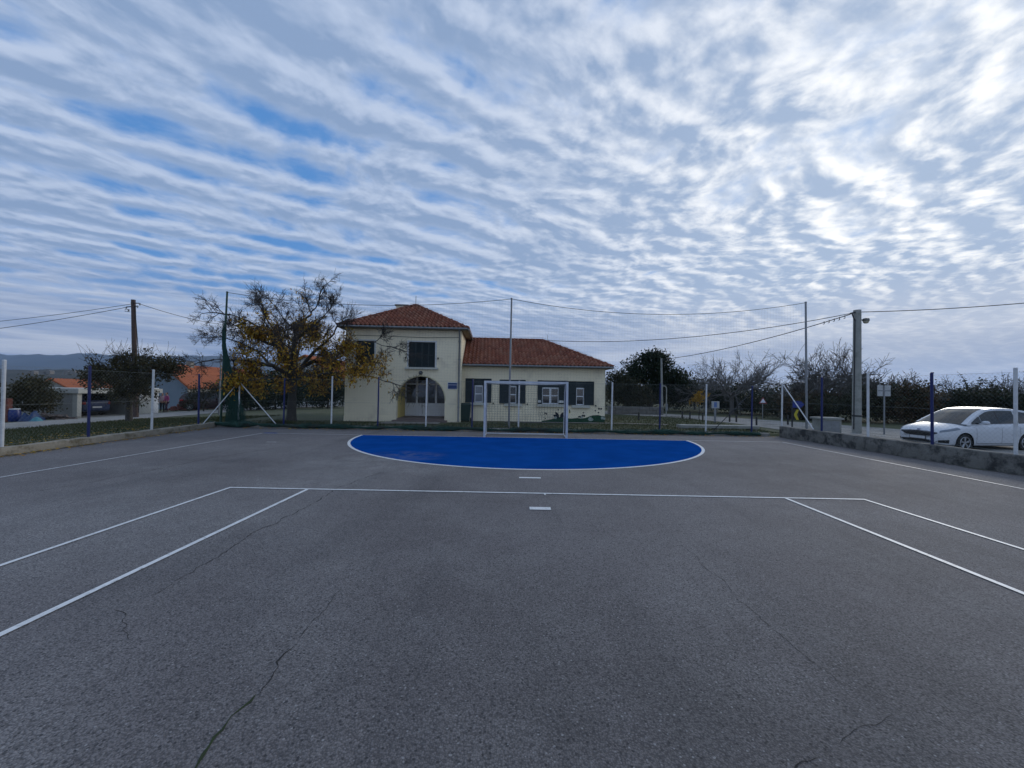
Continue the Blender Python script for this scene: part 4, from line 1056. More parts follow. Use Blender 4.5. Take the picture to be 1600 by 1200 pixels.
# ---- the big half bare tree beside the school
rnd = random.Random(21)
TY = 19.6; tb = at(455, 663, TY); tb.z = .06
walnut = empty('autumn_tree', tb, 0, 'large spreading tree with bare twigs and clumps of yellow brown leaves beside the school', 'tree')
B = Branches(rnd)
W_ = lambda x, y, dy=0.0: at(x, y, TY+dy)
trunk = [tb+Vector((0, 0, -.15)), tb+Vector((.0, 0, .3)), W_(456, 632), W_(457, 612), W_(457, 594)]
mt = MB(); mt.tube(trunk, [.30, .22, .19, .185, .20], 14)
fork = trunk[-1]; f2 = W_(459, 560)
limbs = [([fork, W_(459, 556), W_(461, 520), W_(463, 492, .3), W_(474, 476, .3), W_(486, 462, .2), W_(498, 438, 0)], .17, .022),
    ([fork, W_(447, 563, -.3), W_(430, 533, -.5), W_(412, 505, -.8), W_(395, 492, -1.0), W_(372, 472, -1.0), W_(335, 458, -1.2)], .13, .02),
    ([W_(458, 575), W_(446, 545, .6), W_(434, 515, 1.0), W_(418, 490, 1.2), W_(402, 462, 1.3), W_(395, 448, 1.5)], .11, .02),
    ([W_(430, 533, -.5), W_(405, 520, -.9), W_(380, 508, -1.2), W_(352, 486, -1.4)], .08, .015),
    ([fork, W_(440, 580, -.8), W_(415, 566, -1.4), W_(385, 556, -1.8), W_(345, 555, -2.0), W_(305, 552, -2.2)], .12, .015),
    ([W_(440, 580, .8), W_(412, 560, 1.5), W_(385, 535, 2.0), W_(345, 515, 2.3), W_(318, 505, 2.5)], .10, .015),
    ([fork, W_(470, 575, .3), W_(488, 548, .2), W_(505, 525, 0), W_(521, 508, .0), W_(530, 480, .2)], .13, .02),
    ([W_(470, 575, .3), W_(490, 562, .8), W_(518, 560, 1.0), W_(536, 548, .9), W_(552, 525, .8), W_(580, 515, .8), W_(608, 524, .7)], .10, .012),
    ([W_(461, 520), W_(470, 505, -.6), W_(484, 490, -1.0), W_(500, 470, -1.2), W_(512, 450, -1.2)], .09, .015),
    ([fork, W_(478, 588, -.6), W_(505, 582, -1.0), W_(540, 578, -1.2), W_(575, 585, -1.3), W_(602, 596, -1.4)], .10, .012),
    ([fork, W_(452, 570, -1.3), W_(452, 535, -2.4), W_(456, 505, -3.0), W_(445, 480, -3.2)], .11, .02),
    ([fork, W_(460, 570, 1.4), W_(466, 535, 2.6), W_(470, 505, 3.2), W_(476, 480, 3.4)], .11, .02),
    ([fork, W_(430, 592, -1.0), W_(400, 590, -1.8), W_(372, 597, -2.2)], .08, .012),
    ([fork, W_(470, 590, 1.6), W_(490, 585, 2.6), W_(515, 590, 3.2)], .08, .012)]
for pts, r0, r1 in limbs:
    fine = []
    for i in range(len(pts)-1):
        for k in range(3):
            q = pts[i].lerp(pts[i+1], k/3); fine.append(q+Vector((rnd.gauss(0, .025), rnd.gauss(0, .025), rnd.gauss(0, .025))) if (i or k) else q)
    fine.append(pts[-1]); fine = [fork+(lambda v, s: Vector((v.x*(1-(1-(.74 if v.x < 0 else .98))*s), v.y*(1-.2*s), v.z*(1-.30*s))))(q-fork, max(0, 1-1.0/max(1.0, (q-fork).length))) for q in fine]; B.limb(fine, r0, r1, 0)
    L_ = sum((fine[i+1]-fine[i]).length for i in range(len(fine)-1))
    B.after(fine, r0*.70, L_*.36, 0, 4, .0, .38, (4, 5), .68, (28, 68), .0075, t0=.15)
for p, lev in list(B.tips):
    if p.z < 2.2 or rnd.random() < .80: continue
    for q in range(1):
        d = Vector((rnd.gauss(0, 1)+(p.x-fork.x)*.25, rnd.gauss(0, 1), rnd.gauss(.35, .7)+(p.z-fork.z)*.1)).normalized(); e1 = p+d*.16; d = (d+Vector((rnd.gauss(0, .4), rnd.gauss(0, .4), rnd.gauss(.2, .3)))).normalized()
        B.tw.tube([p, e1, e1+d*rnd.uniform(.12, .26)], [.006, .005, .0035], 3, cap=False)
o = mt.build('trunk', M_bark, walnut, 50); o.matrix_parent_inverse = walnut.matrix_basis.inverted()
o = B.mb.build('limbs', M_bark, walnut, 60); o.matrix_parent_inverse = walnut.matrix_basis.inverted()
o = B.tw.build('twigs', M_twig, walnut, fix=False); o.matrix_parent_inverse = walnut.matrix_basis.inverted()
# leaves remain low and in the middle of the crown
core = W_(462, 552); keep = []
spots = [(W_(445, 575), 1.9, 1.0), (W_(400, 570, -1.2), 1.3, .9), (W_(500, 572), 1.6, .9), (W_(470, 520), 1.4, .55), (W_(430, 520), 1.3, .6), (W_(557, 548, .5), 1.2, 1.1), (W_(575, 590, -1.2), 1.3, 1.4), (W_(520, 600, -.8), 1.2, 1.1), (W_(425, 500), 1.0, .4), (W_(455, 480), 1.0, .3), (W_(490, 510), 1.1, .4), (W_(420, 610, -1), .8, .6), (W_(380, 590, -1), .9, .6), (W_(590, 600, -1.3), .7, 1.2), (W_(550, 610, -1), .8, 1.1), (W_(360, 555, -1), .8, .4)]
for p, lev in B.tips:
    pr = 0
    for c, rr, a in spots:
        d_ = (p-c); d_.y *= .55; pr = max(pr, a*(1-d_.length/rr/1.15))
    if rnd.random() < pr*1.25: keep.append(p-Vector((0, 0, rnd.uniform(0, .15))))
print('tips', len(B.tips), len(keep)); V, Fq = leaf_quads(keep, 12500, .14, rnd, .13, droop=.6, aspect=.42)
o = np_mesh('leaves', V, Fq, M_walnut); to_local(o, walnut)

# ---- generic builders
def bare_tree(base, h, spread, label, group, seed, lev=4, bark=M_bark2, r=.16, trunk_h=.28, lean=0, kids=(3, 4), leaves=None, minr=.012, name='bare_tree'):
    h *= 1.42; rnd = random.Random(seed); root = empty(name, base, 0, label, 'tree', group); b = Branches(rnd)
    th = h*trunk_h; mt = MB(); top = Vector((lean*th, 0, th)); mt.tube([Vector((0, 0, -.4)), Vector((.02, 0, th*.4)), top], [r*1.35, r*1.05, r*.9], 10); mt.build('trunk', bark, root, 60)
    n = 11
    for k in range(n):
        az = 2*math.pi*(k+rnd.random()*.7)/n; el = rnd.uniform(.22, 1.2); d = Vector((math.cos(az)*math.cos(el)*spread, math.sin(az)*math.cos(el)*spread, math.sin(el)))
        b.grow(top-Vector((0, 0, rnd.uniform(0, th*.25))), d, h*.34*rnd.uniform(.85, 1.15), r*.5, 1, lev, .035, .30, kids, .68, (24, 60), minr)
    b.mb.build('limbs', bark, root, 60); b.tw.build('twigs', bark, root, fix=False)
    if leaves:
        n_, sz, m_ = leaves; V, Fq = leaf_quads([p for p, l in b.tips], n_, sz, rnd, sz*.9); np_mesh('leaves', V, Fq, m_, root)
    return root
def leafy_tree(base, lobes, label, group, seed, m, n=5000, size=.22, trunk=True, r=.14, name='evergreen_tree', cat='tree', bark=M_bark, twigs=40):
    """lobes: (x,y,z,rx,ry,rz) round the base; leaf clumps sit on shells of small lumps so the outline is ragged"""
    rnd = random.Random(seed); root = empty(name, base, 0, label, cat, group); cents = []
    for (x, y, z, rx, ry, rz) in lobes:
        k = int(26*(rx*ry*rz)**.5)+14
        for _ in range(k):
            while True:
                v = Vector((rnd.uniform(-1, 1), rnd.uniform(-1, 1), rnd.uniform(-1, 1)))
                if .25 < v.length < 1: break
            v = v*(rnd.uniform(.75, 1.12)); cents.append(Vector((x+v.x*rx, y+v.y*ry, max(.12, z+v.z*rz))))
    V, Fq = leaf_quads(cents, n, size, rnd, size*1.05, droop=.15, aspect=.55); np_mesh('leaves', V, Fq, m, root)
    mb = MB()
    if trunk:
        zt = min(l[2] for l in lobes); mb.tube([Vector((0, 0, -.4)), Vector((rnd.uniform(-.1, .1), 0, zt*.5)), Vector((0, 0, zt))], [r*1.3, r, r*.8], 8)
        for l in lobes: mb.tube([Vector((0, 0, zt*.8)), Vector((l[0]*.5, l[1]*.5, (zt+l[2])*.5)), Vector(l[:3])], [r*.6, r*.45, r*.2], 5)
    for c in rnd.sample(cents, min(twigs, len(cents))):
        l = min(lobes, key=lambda q: (Vector(q[:3])-c).length); st = Vector(l[:3])*.75+c*.25; e = c+(c-st).normalized()*size*rnd.uniform(.5, 2.2)
        mb.tube([st, (st+e)/2+Vector((0, 0, rnd.uniform(-.1, .1))), e], [.022, .016, .007], 4)
    mb.build('trunk', bark, root, 60); return root
def base_at(x, y, z0=0.0, Y=None):
    if Y is not None: p = at(x, y, Y); return Vector((p.x, Y, H(p.x, Y)))
    p = gnd(x, y, z0)
    for _ in range(12): p = gnd(x, y, H(p.x, p.y))
    return p
# ---- left of the court
b_ = base_at(202, 662, -.3, 20.6)
tree1 = leafy_tree(b_, [(-1.2, 0, 2.55, 1.2, 1.2, .75), (.9, 0, 2.6, 1.3, 1.2, .8), (0, .3, 3.0, 1.2, 1.2, .65), (-.2, -.5, 2.0, 1.7, 1.0, .8), (.4, -.3, 1.5, 1.1, .9, .6), (1.9, .2, 2.9, .9, .8, .5), (-1.7, 0, 2.2, .7, .7, .6)], 'small dense round tree beside the wooden power pole', None, 5, M_olive, n=10500, size=.12, r=.13, name='round_tree', twigs=170)
b2 = Branches(random.Random(6))
for k in range(34):
    az = random.uniform(0, 6.28); st = Vector((random.uniform(-1.7, 1.9), random.uniform(-.6, .6), random.uniform(2.5, 2.9))); b2.grow(st, (math.cos(az)*.7, math.sin(az)*.5, .8), 1.0, .014, 2, 3, .1, .25, (2, 3), .6, (20, 50), .006)
b2.tw.build('twigs', M_twig, tree1, fix=False)
b_ = base_at(48, 655, -.8, 24.4)
leafy_tree(b_, [(0, 0, 1.45, 1.3, .8, .9), (-.8, -.1, 1.3, .8, .8, .9), (.8, 0, 1.3, .75, .7, .75), (0, .1, 2.1, .9, .7, .5)], 'rounded olive brown bush above the blue barrels', None, 8, M_olive, n=7000, size=.14, trunk=False, name='round_bush', cat='bush')
b_ = base_at(318, 650, -.9, 33)
leafy_tree(b_, [(0, 0, 1.5, 1.5, 1.0, 1.2), (.9, .2, 1.9, 1.0, .9, .8), (-.8, 0, 1.0, .9, .8, .8)], 'loose leafy shrub before the white house wall', None, 9, M_mixed, n=1500, size=.15, trunk=True, r=.05, name='loose_shrub', cat='shrub', twigs=60)
# dark trees behind the autumn tree
grp = 'dark evergreen trees behind the autumn tree'
for i, (px, Y, w, h, sd, lab) in enumerate([(392, 33, 2.2, 3.1, 31, 'dark evergreen bush behind the gathered green net'), (430, 35, 2.4, 3.4, 32, 'dark evergreen bush left of the autumn tree trunk'), (478, 37, 2.5, 3.3, 33, 'dark evergreen bush just right of the autumn tree trunk'),
        (512, 33.5, 1.9, 2.9, 34, 'dark evergreen bush beside the left corner of the school'), (362, 38, 2.0, 2.8, 35, 'dark evergreen bush right of the loose shrub')]):
    b_ = base_at(px, 650, 0, Y)
    leafy_tree(b_, [(0, 0, h*.5, w*.9, w*.8, h*.46), (-w*.5, 0, h*.4, w*.6, w*.6, h*.36), (w*.5, .1, h*.42, w*.6, w*.6, h*.38), (0, 0, h*.8, w*.55, w*.5, h*.26)], lab, grp, sd, M_green, n=5200, size=.20, trunk=True, r=.07, name='evergreen_bush', cat='bush')
# ---- right of the school
b_ = base_at(1016, 652, 0, 38)
leafy_tree(b_, [(0, 0, 4.1, 2.0, 1.8, 1.6), (-1.5, 0, 3.7, 1.3, 1.3, 1.2), (1.4, 0, 3.6, 1.5, 1.4, 1.3), (.2, 0, 5.0, 1.2, 1.1, .8), (2.3, 0, 2.8, 1.3, 1.2, 1.2), (-.5, 0, 2.2, 2.0, 1.5, 1.3)], 'tall dark evergreen oak right of the school', None, 41, M_green, n=14000, size=.22, r=.24)
hg = 'dark bushes along the far side of the right hand road'
bush = [(962, 35, 1.9, 4.2, 'dark bush close to the right end of the school', M_mixed), (988, 36, 2.2, 3.4, 'low dark bush under the evergreen oak', M_olive), (1058, 40, 3.0, 3.9, 'dark bush behind the far grey pole', M_mixed), (1086, 41, 3.0, 3.6, 'dark bush behind the little yellow tree', M_green), (1116, 39, 3.0, 2.7, 'dark bush behind the small white notice board', M_green),
        (1152, 38, 3.0, 2.4, 'dark bush under the bare spreading tree', M_green), (1194, 36, 2.8, 2.2, 'dark bush behind the small triangular sign', M_mixed), (1232, 31, 2.3, 2.0, 'dark bush behind the yellow arrow sign', M_mixed), (1270, 30, 2.2, 2.0, 'dark bush behind the right thin net pole', M_rust), (1312, 29, 2.3, 1.9, 'dark bush behind the grey concrete cabinet', M_mixed),
        (1362, 28, 2.4, 2.7, 'dark bush just right of the concrete pole', M_mixed), (1410, 28, 2.3, 3.2, 'rusty leaved bush behind the twin panel sign', M_rust), (1452, 29, 2.2, 1.5, 'low dark bush behind the car bonnet', M_mixed), (1500, 29, 2.3, 2.2, 'dark bush behind the car windscreen', M_green), (1545, 28, 2.2, 2.6, 'dark bush behind the car roof', M_mixed), (1590, 27, 2.2, 2.3, 'dark bush behind the car rear window', M_green), (1640, 26, 2.5, 2.7, 'dark bush at the right edge of the view', M_mixed)]
for i, (px, Y, w, h, lab, m_) in enumerate(bush):
    b_ = base_at(px, 650, 0, Y); rr = random.Random(60+i); h *= rr.uniform(.78, 1.12)
    lobes = [(0, 0, h*.48, w*1.05, w*.7, h*.46)]+[(rr.uniform(-.75, .75)*w, rr.uniform(-.3, .3)*w, h*rr.uniform(.35, .72), w*.55, w*.5, h*.32) for _ in range(3)]
    leafy_tree(b_, lobes, lab, hg, 70+i, m_, n=4600, size=.18, trunk=False, name='roadside_bush', cat='bush', twigs=70)
wood_v = []
g_ = random.Random(77); cents = []
for k in range(900):
    px = g_.uniform(940, 1750); Y = g_.uniform(44, 58) if px < 1240 else g_.uniform(35, 48); p = at(px, 640, Y); hh = g_.uniform(.2, 1)**.7*((2.9 if px < 1390 else 2.1)+.5*math.sin(px*.03)+.3*math.sin(px*.011)); cents.append((p.x, Y, H(p.x, Y)+hh))
V, Fq = leaf_quads(cents, 26000, .34, g_, .32, droop=.1); o = np_mesh('far_scrub', V, Fq, M_mixed); tag(o, 'mass of dark scrub behind the roadside bushes', 'scrub', kind='stuff')
cents = []
for k in range(700):
    px = g_.uniform(-150, 545); Y = g_.uniform(62, 95); p = at(px, 640, Y); cents.append((p.x, Y, H(p.x, Y)+g_.uniform(.2, 1)**.7*2.6))
V, Fq = leaf_quads(cents, 16000, .42, g_, .5, droop=.1); o = np_mesh('far_scrub', V, Fq, M_olive); tag(o, 'mass of olive scrub on the low plain to the left', 'scrub', kind='stuff')
bg = 'bare winter trees along the right hand road'
bare_tree(base_at(1143, 652, 0, 36), 5.4, 1.5, 'bare spreading tree with a wide crown beyond the notice board', bg, 51, r=.17, trunk_h=.22, lev=4, kids=(5, 5), bark=M_bark3)
bare_tree(base_at(1297, 655, 0, 31), 5.0, 1.35, 'bare tree between the thin net pole and the concrete pole', bg, 52, r=.13, trunk_h=.25, lev=4, kids=(5, 5))
bare_tree(base_at(1247, 655, 0, 33), 3.2, 1.3, 'small bare tree left of the right net pole', bg, 53, r=.09, trunk_h=.25, lev=4)
bare_tree(base_at(1368, 655, 0, 31), 3.2, 1.3, 'bare thin tree right of the concrete pole', bg, 54, r=.09, trunk_h=.25, lev=4)
bare_tree(base_at(1085, 652, 0, 45), 3.7, 1.4, 'faint bare tree right of the evergreen oak', bg, 55, r=.10, trunk_h=.25, lev=4)
bare_tree(base_at(1522, 655, 0, 31), 2.9, 1.0, 'twiggy brown tree behind the car', bg, 56, r=.09, trunk_h=.25, lev=4, leaves=(900, .12, M_rust))
bare_tree(base_at(1420, 655, 0, 30), 3.0, 1.0, 'twiggy rusty tree right of the twin panel sign', bg, 57, r=.09, trunk_h=.25, lev=4, leaves=(1500, .12, M_rust))
bare_tree(base_at(1578, 655, 0, 29), 3.0, 1.0, 'twiggy tree above the rear of the car', bg, 58, r=.09, trunk_h=.25, lev=4, leaves=(700, .12, M_mixed))
# little yellow tree
b_ = base_at(1092, 654, 0, 28.5)
yt = empty('yellow_sapling', b_, 0, 'slim sapling with a small bright yellow crown', 'tree')
mb = MB(); zt = hz(1092, 28.5, 621)-b_.z; mb.tube([(0, 0, -.1), (.03, 0, zt*.6), (0, 0, zt+.2)], [.03, .025, .012], 6); mb.build('trunk', M_twig, yt)
rr = random.Random(3); cents = [(rr.gauss(0, .22), rr.gauss(0, .2), zt+rr.gauss(0, .17)) for _ in range(40)]+[(-.42, 0, zt-.12), (-.36, 0, zt-.2), (.4, 0, zt+.05), (.05, 0, zt+.38)]
V, Fq = leaf_quads(cents, 700, .11, rr, .06, droop=.4); np_mesh('crown', V, Fq, M_yel, yt)
# weeds, grass and fallen leaves
def grass_patch(pts_fn, n, hgt, m, label, name='grass', seed=1):
    g = np.random.default_rng(seed); V = []; Fs = []
    for i in range(n):
        x, y = pts_fn(g)
        if x is None: continue
        z = H(x, y); a = g.uniform(0, 6.283); h_ = hgt*g.uniform(.4, 1.3); w = .012+.01*g.random(); lx_, ly_ = g.normal(0, h_*.4), g.normal(0, h_*.4)
        k = len(V); c, s_ = math.cos(a)*w, math.sin(a)*w; V += [(x-c, y-s_, z-.01), (x+c, y+s_, z-.01), (x+lx_, y+ly_, z+h_)]; Fs.append((k, k+1, k+2))
    return tag(np_mesh(name, V, Fs, m), label, 'grass', kind='stuff')
M_blade = leaf_mat('grass_blades', [(.032, .052, .014), (.052, .068, .020), (.085, .080, .032), (.040, .060, .018), (.11, .095, .045)], trans=.2)
def lawn_left(g):
    y = 4+g.random()**.8*19; d = .3+g.random()*8; return curbL(y)-d, y
def lawn_back(g):
    x = g.uniform(-12.5, 12.5); y = g.uniform(BACKY+.35, 23.5)
    if -7.0 < x < -3.4 and y > BACKY+.4 and abs(x+5.2) < 1.7: return None, None
    if y > A0.y-.1+(x+9.27)*.065 and x < 5.6: return None, None
    return x, y
def lawn_right(g):
    x = g.uniform(4.5, 14); y = g.uniform(21, 31)
    if x > 12.6+max(0, (24-y)*.1): return None, None
    return x, y
grass_patch(lawn_left, 26000, .075, M_blade, 'short patchy grass between the kerb and the gravel road', seed=2)
grass_patch(lawn_back, 16000, .055, M_blade, 'short grass before the school', seed=3)
grass_patch(lawn_right, 9000, .09, M_blade, 'green lawn right of the school', seed=4)
def weeds(g):
    if g.random() < .5: x = at(433, 662, BACKY).x+g.normal(0, .25)
    else: x = g.uniform(-11, 10.8)
    return x, BACKY+g.uniform(.28, .5)
grass_patch(weeds, 2500, .17, M_blade, 'taller weeds along the far kerb', 'weeds', seed=5)
def fallen(n, fn, seed):
    g = np.random.default_rng(seed); V = []; Fs = []
    for i in range(n):
        x, y, z = fn(g); a = g.uniform(0, 6.28); s_ = g.uniform(.025, .06); k = len(V)
        for t, l in ((0, 1), (1.57, .5), (3.14, .8), (4.71, .5)): V.append((x+math.cos(a+t)*s_*l, y+math.sin(a+t)*s_*l, z+g.uniform(.006, .03)))
        Fs.append((k, k+1, k+2, k+3))
    return np_mesh('fallen_leaves', V, Fs, M_walnut)
def f1(g):
    y = 5+g.random()*12; d = abs(g.normal(0, .22)); return curbL(y)+.04+d, y, .004
def f2_(g): return g.uniform(-11.5, 11), BACKY-.08-abs(g.normal(0, .25)), .004
def f3(g):
    y = 5+g.random()*13; x = curbL(y)-.3-abs(g.normal(0, 1.5)); return x, y, H(x, y)+.02
def f4(g): return g.uniform(-11, 10), g.uniform(2, 16.5), .004
o = fallen(420, f1, 1); tag(o, 'fallen brown leaves along the left kerb', 'leaves', kind='stuff')
o = fallen(500, f2_, 2); tag(o, 'fallen brown leaves along the far kerb', 'leaves', kind='stuff')
o = fallen(900, f3, 3); tag(o, 'fallen brown leaves on the left grass', 'leaves', kind='stuff')

# ================================================================== CARS
def catmull(P, n):
    out = []; k = len(P)
    for i in range(k-1):
        p0, p1, p2, p3 = P[max(i-1, 0)], P[i], P[i+1], P[min(i+2, k-1)]
        for j in range(n):
            t = j/n; out.append(tuple(.5*((2*b)+(-a+c)*t+(2*a-5*b+4*c-d)*t*t+(-a+3*b-3*c+d)*t**3) for a, b, c, d in zip(p0, p1, p2, p3)))
    out.append(P[-1]); return out
def car_paint(name, col):
    m, nt, b = new_mat(name); b.inputs['Base Color'].default_value = (*col, 1); b.inputs['Roughness'].default_value = .25; b.inputs['Coat Weight'].default_value = .35; b.inputs['Coat Roughness'].default_value = .06
    n = nt.nodes.new('ShaderNodeTexNoise'); n.inputs['Scale'].default_value = 3; mr = nt.nodes.new('ShaderNodeMapRange'); mr.inputs['To Min'].default_value = .2; mr.inputs['To Max'].default_value = .38
    nt.links.new(n.outputs['Fac'], mr.inputs['Value']); nt.links.new(mr.outputs[0], b.inputs['Roughness']); return m
M_cglass = mat('car_glass', (.006, .009, .010), .03, spec=.5); M_black = mat('black_plastic', (.012, .012, .013), .5); M_tyre = mat('tyre_rubber', (.018, .018, .018), .85, scale=20)
M_alloy = mat('alloy_wheel', (.42, .43, .45), .3, metal=.7, var=.05); M_lamp = mat('headlamp_glass', (.16, .19, .23), .08, spec=.9); M_tail = mat('tail_lamp', (.30, .012, .012), .15)
M_plate = mat('number_plate', (.55, .56, .58), .4, var=.05); M_chrome = mat('chrome_strip', (.5, .5, .52), .15, metal=1.0, var=.03); M_badge = mat('badge_blue', (.02, .04, .16), .3)
def make_car(paint, loc, rz, label, group):
    root = empty('parked_car', loc, rz, label, 'car', group)
    ST = [(2.20, .50, .36, .60, .67), (2.155, .66, .27, .66, .73), (2.04, .78, .22, .73, .81), (1.85, .855, .20, .80, .885), (1.5, .895, .20, .875, .985), (1.05, .91, .20, .93, 1.07), (.6, .915, .20, .955, 1.10), (0, .915, .20, .975, 1.11), (-.7, .915, .20, 1.0, 1.12), (-1.3, .91, .21, 1.03, 1.13), (-1.8, .885, .25, 1.06, 1.13), (-2.05, .84, .30, 1.04, 1.09), (-2.15, .78, .36, .98, 1.03), (-2.19, .68, .42, .90, .94)]
    ST = catmull(ST, 4); rings = []
    for x, hw_, zb, zs, zc in ST:
        half = [(0, zb), (hw_*.80, zb), (hw_*.955, zb+.06), (hw_*.985, zb+.20), (hw_, (zb+zs)*.5), (hw_*.992, zs-.13), (hw_*.965, zs-.04), (hw_*.90, zs+.015), (hw_*.62, zs+(zc-zs)*.72), (hw_*.3, zs+(zc-zs)*.95), (0, zc)]
        half = catmull(half, 2); rings.append([(x, y, z) for y, z in half]+[(x, -y, z) for y, z in half[-2:0:-1]])
    n = len(rings[0]); vs = [v for r_ in rings for v in r_]; fs = []
    for i in range(len(rings)-1):
        for j in range(n): fs.append((i*n+j, i*n+(j+1) % n, (i+1)*n+(j+1) % n, (i+1)*n+j))
    fs += [tuple(range(n)), tuple((len(rings)-1)*n+j for j in range(n))]
    mb = MB(); mb.add(vs, fs); body = mb.build('body', paint, None, 40)
    dg = bpy.context.evaluated_depsgraph_get(); tree = BVHTree.FromPolygons([Vector(v) for v in vs], fs)
    cuts = []
    for x in (1.325, -1.325):
        for s in (-1, 1):
            c = MB(); c.lathe([(0, s*.62), (.365, s*.62), (.365, s*1.1), (0, s*1.1)], (x, 0, .33), 32, 'y'); cuts.append(c.build('cut', M_black))
    boolean(body, cuts); body.parent = root
    me = body.data; me.polygons.foreach_set('use_smooth', [True]*len(me.polygons)); me.set_sharp_from_angle(angle=R(32))
    def patch(fn, nu, nv, d, m, name, off=.006, parent=body):
        V = []
        for i in range(nu+1):
            for j in range(nv+1):
                o, dd = fn(i/nu, j/nv, d); hit = tree.ray_cast(o, dd)
                V.append((hit[0]+hit[1]*off*(1 if hit[1].dot(dd) < 0 else -1)) if hit[0] is not None else None)
        if any(v is None for v in V): return None
        mb = MB(); mb.add(V, [(i*(nv+1)+j, i*(nv+1)+j+1, (i+1)*(nv+1)+j+1, (i+1)*(nv+1)+j) for i in range(nu) for j in range(nv)]); return mb.build(name, m, parent, 60)
    def lerp(a, b, t): return a+(b-a)*t
    def front(top, bot):            # polylines of (y,z)
        def pl(P, t):
            k = min(int(t*(len(P)-1)), len(P)-2); f = t*(len(P)-1)-k; return lerp(P[k][0], P[k+1][0], f), lerp(P[k][1], P[k+1][1], f)
        return lambda u, v, d: (lambda a, b: (Vector((d*4, lerp(b[0], a[0], v), lerp(b[1], a[1], v))), Vector((-d, 0, 0))))(pl(top, u), pl(bot, u))
    # face of the car
    patch(front([(-.62, .665), (-.30, .705), (0, .71), (.30, .705), (.62, .665)], [(-.63, .63), (-.40, .525), (0, .515), (.40, .525), (.63, .63)]), 12, 4, 1, M_black, 'grille')
    patch(front([(-.52, .665), (0, .715), (.52, .665)], [(-.52, .658), (0, .705), (.52, .658)]), 10, 1, 1, M_chrome, 'grille_trim', .010)
    patch(front([(-.66, .375), (-.3, .385), (0, .385), (.3, .385), (.66, .375)], [(-.56, .285), (-.3, .275), (0, .275), (.3, .275), (.56, .285)]), 10, 2, 1, M_black, 'lower_grille')
    patch(front([(-.27, .505), (.27, .505)], [(-.27, .40), (.27, .40)]), 4, 1, 1, M_plate, 'number_plate', .018)
    patch(front([(-.29, .52), (.29, .52)], [(-.29, .388), (.29, .388)]), 4, 1, 1, M_black, 'plate_frame', .010)
    patch(front([(-.06, .755), (.06, .755)], [(-.06, .72), (.06, .72)]), 3, 2, 1, M_badge, 'badge', .010)
    for s in (-1, 1):
        def hl_(u, v, d, s=s):
            x = lerp(2.10, 1.52, u); z0 = lerp(.665, .80, u); z1 = lerp(.735, .885, u)-(.05 if u > .9 else 0); dd = Vector((-lerp(.9, .15, u), -s*lerp(.35, 1, u), 0)).normalized()
            tgt = Vector((x, s*lerp(.66, .88, u), lerp(z0, z1, v))); return tgt-dd*1.0, dd
        patch(hl_, 8, 3, 1, M_lamp, 'headlight', .010)
        def fog(u, v, d, s=s):
            dd = Vector((-lerp(.9, .35, u), -s*lerp(.4, 1, u), 0)).normalized(); tgt = Vector((lerp(2.10, 1.92, u), s*lerp(.62, .84, u), lerp(lerp(.30, .285, u), lerp(.385, .42, u), v))); return tgt-dd, dd
        patch(fog, 5, 2, 1, M_black, 'fog_lamp_recess')
        def tail(u, v, d, s=s):
            dd = Vector((lerp(.9, .1, u), -s*lerp(.35, 1, u), 0)).normalized(); tgt = Vector((lerp(-2.12, -1.78, u), s*lerp(.62, .87, u), lerp(lerp(.80, .86, u), lerp(.98, 1.0, u), v))); return tgt-dd, dd
        patch(tail, 6, 3, 1, M_tail, 'tail_light', .010)
        # door seams, handles, sill trim
        side = lambda x0, x1, z0, z1: (lambda u, v, d: (Vector((lerp(x0, x1, u), s*3, lerp(z0, z1, v))), Vector((0, -s, 0))))
        for xs_ in (.86, -.22, -1.02): patch(side(xs_-.005, xs_+.005, .32, .93), 1, 8, 1, M_black, 'door_seam', .003)
        for xs_ in (-.02, -.92): patch(side(xs_-.11, xs_+.11, .865, .895), 3, 1, 1, paint, 'door_handle', .028)
        patch(side(-.95, .85, .285, .30), 10, 1, 1, M_black, 'sill_strip', .004)
    patch(front([(-.27, .66), (.27, .66)], [(-.27, .55), (.27, .55)]), 4, 1, -1, M_plate, 'number_plate', .014)
    # greenhouse
    sil = [(1.22, .985), (.75, 1.27), (.25, 1.50), (-.05, 1.565), (-.45, 1.59), (-1.0, 1.575), (-1.5, 1.525), (-1.83, 1.44), (-2.02, 1.25), (-2.12, 1.03)]
    fine = catmull(sil, 4); yh = lambda z: .845-(z-1.0)*.40
    rows = []; K = 12
    for i, (x, z) in enumerate(fine):
        t = i/(len(fine)-1); bow = .20*max(0, 1-t*3.2)-.12*max(0, (t-.72)/.28); h_ = yh(z); r_ = []
        for k in range(K+1):
            q = -1+2*k/K; r_.append(Vector((x+bow*(1-q*q), h_*q, z+.035*(1-q**4)*(1 if .12 < t < .9 else .4))))
        rows.append(r_)
    gm = MB(); flat = [v for r_ in rows for v in r_]; nk = K+1
    gm.add(flat, [(i*nk+k, i*nk+k+1, (i+1)*nk+k+1, (i+1)*nk+k) for i in range(len(rows)-1) for k in range(K)])
    for e in (0, K): gm.add([r_[e] for r_ in rows]+[Vector((r_[e].x, r_[e].y, .95)) for r_ in (rows[-1], rows[0])], [tuple(range(len(rows)+2))])
    roof = gm.build('roof', paint, root, 35)
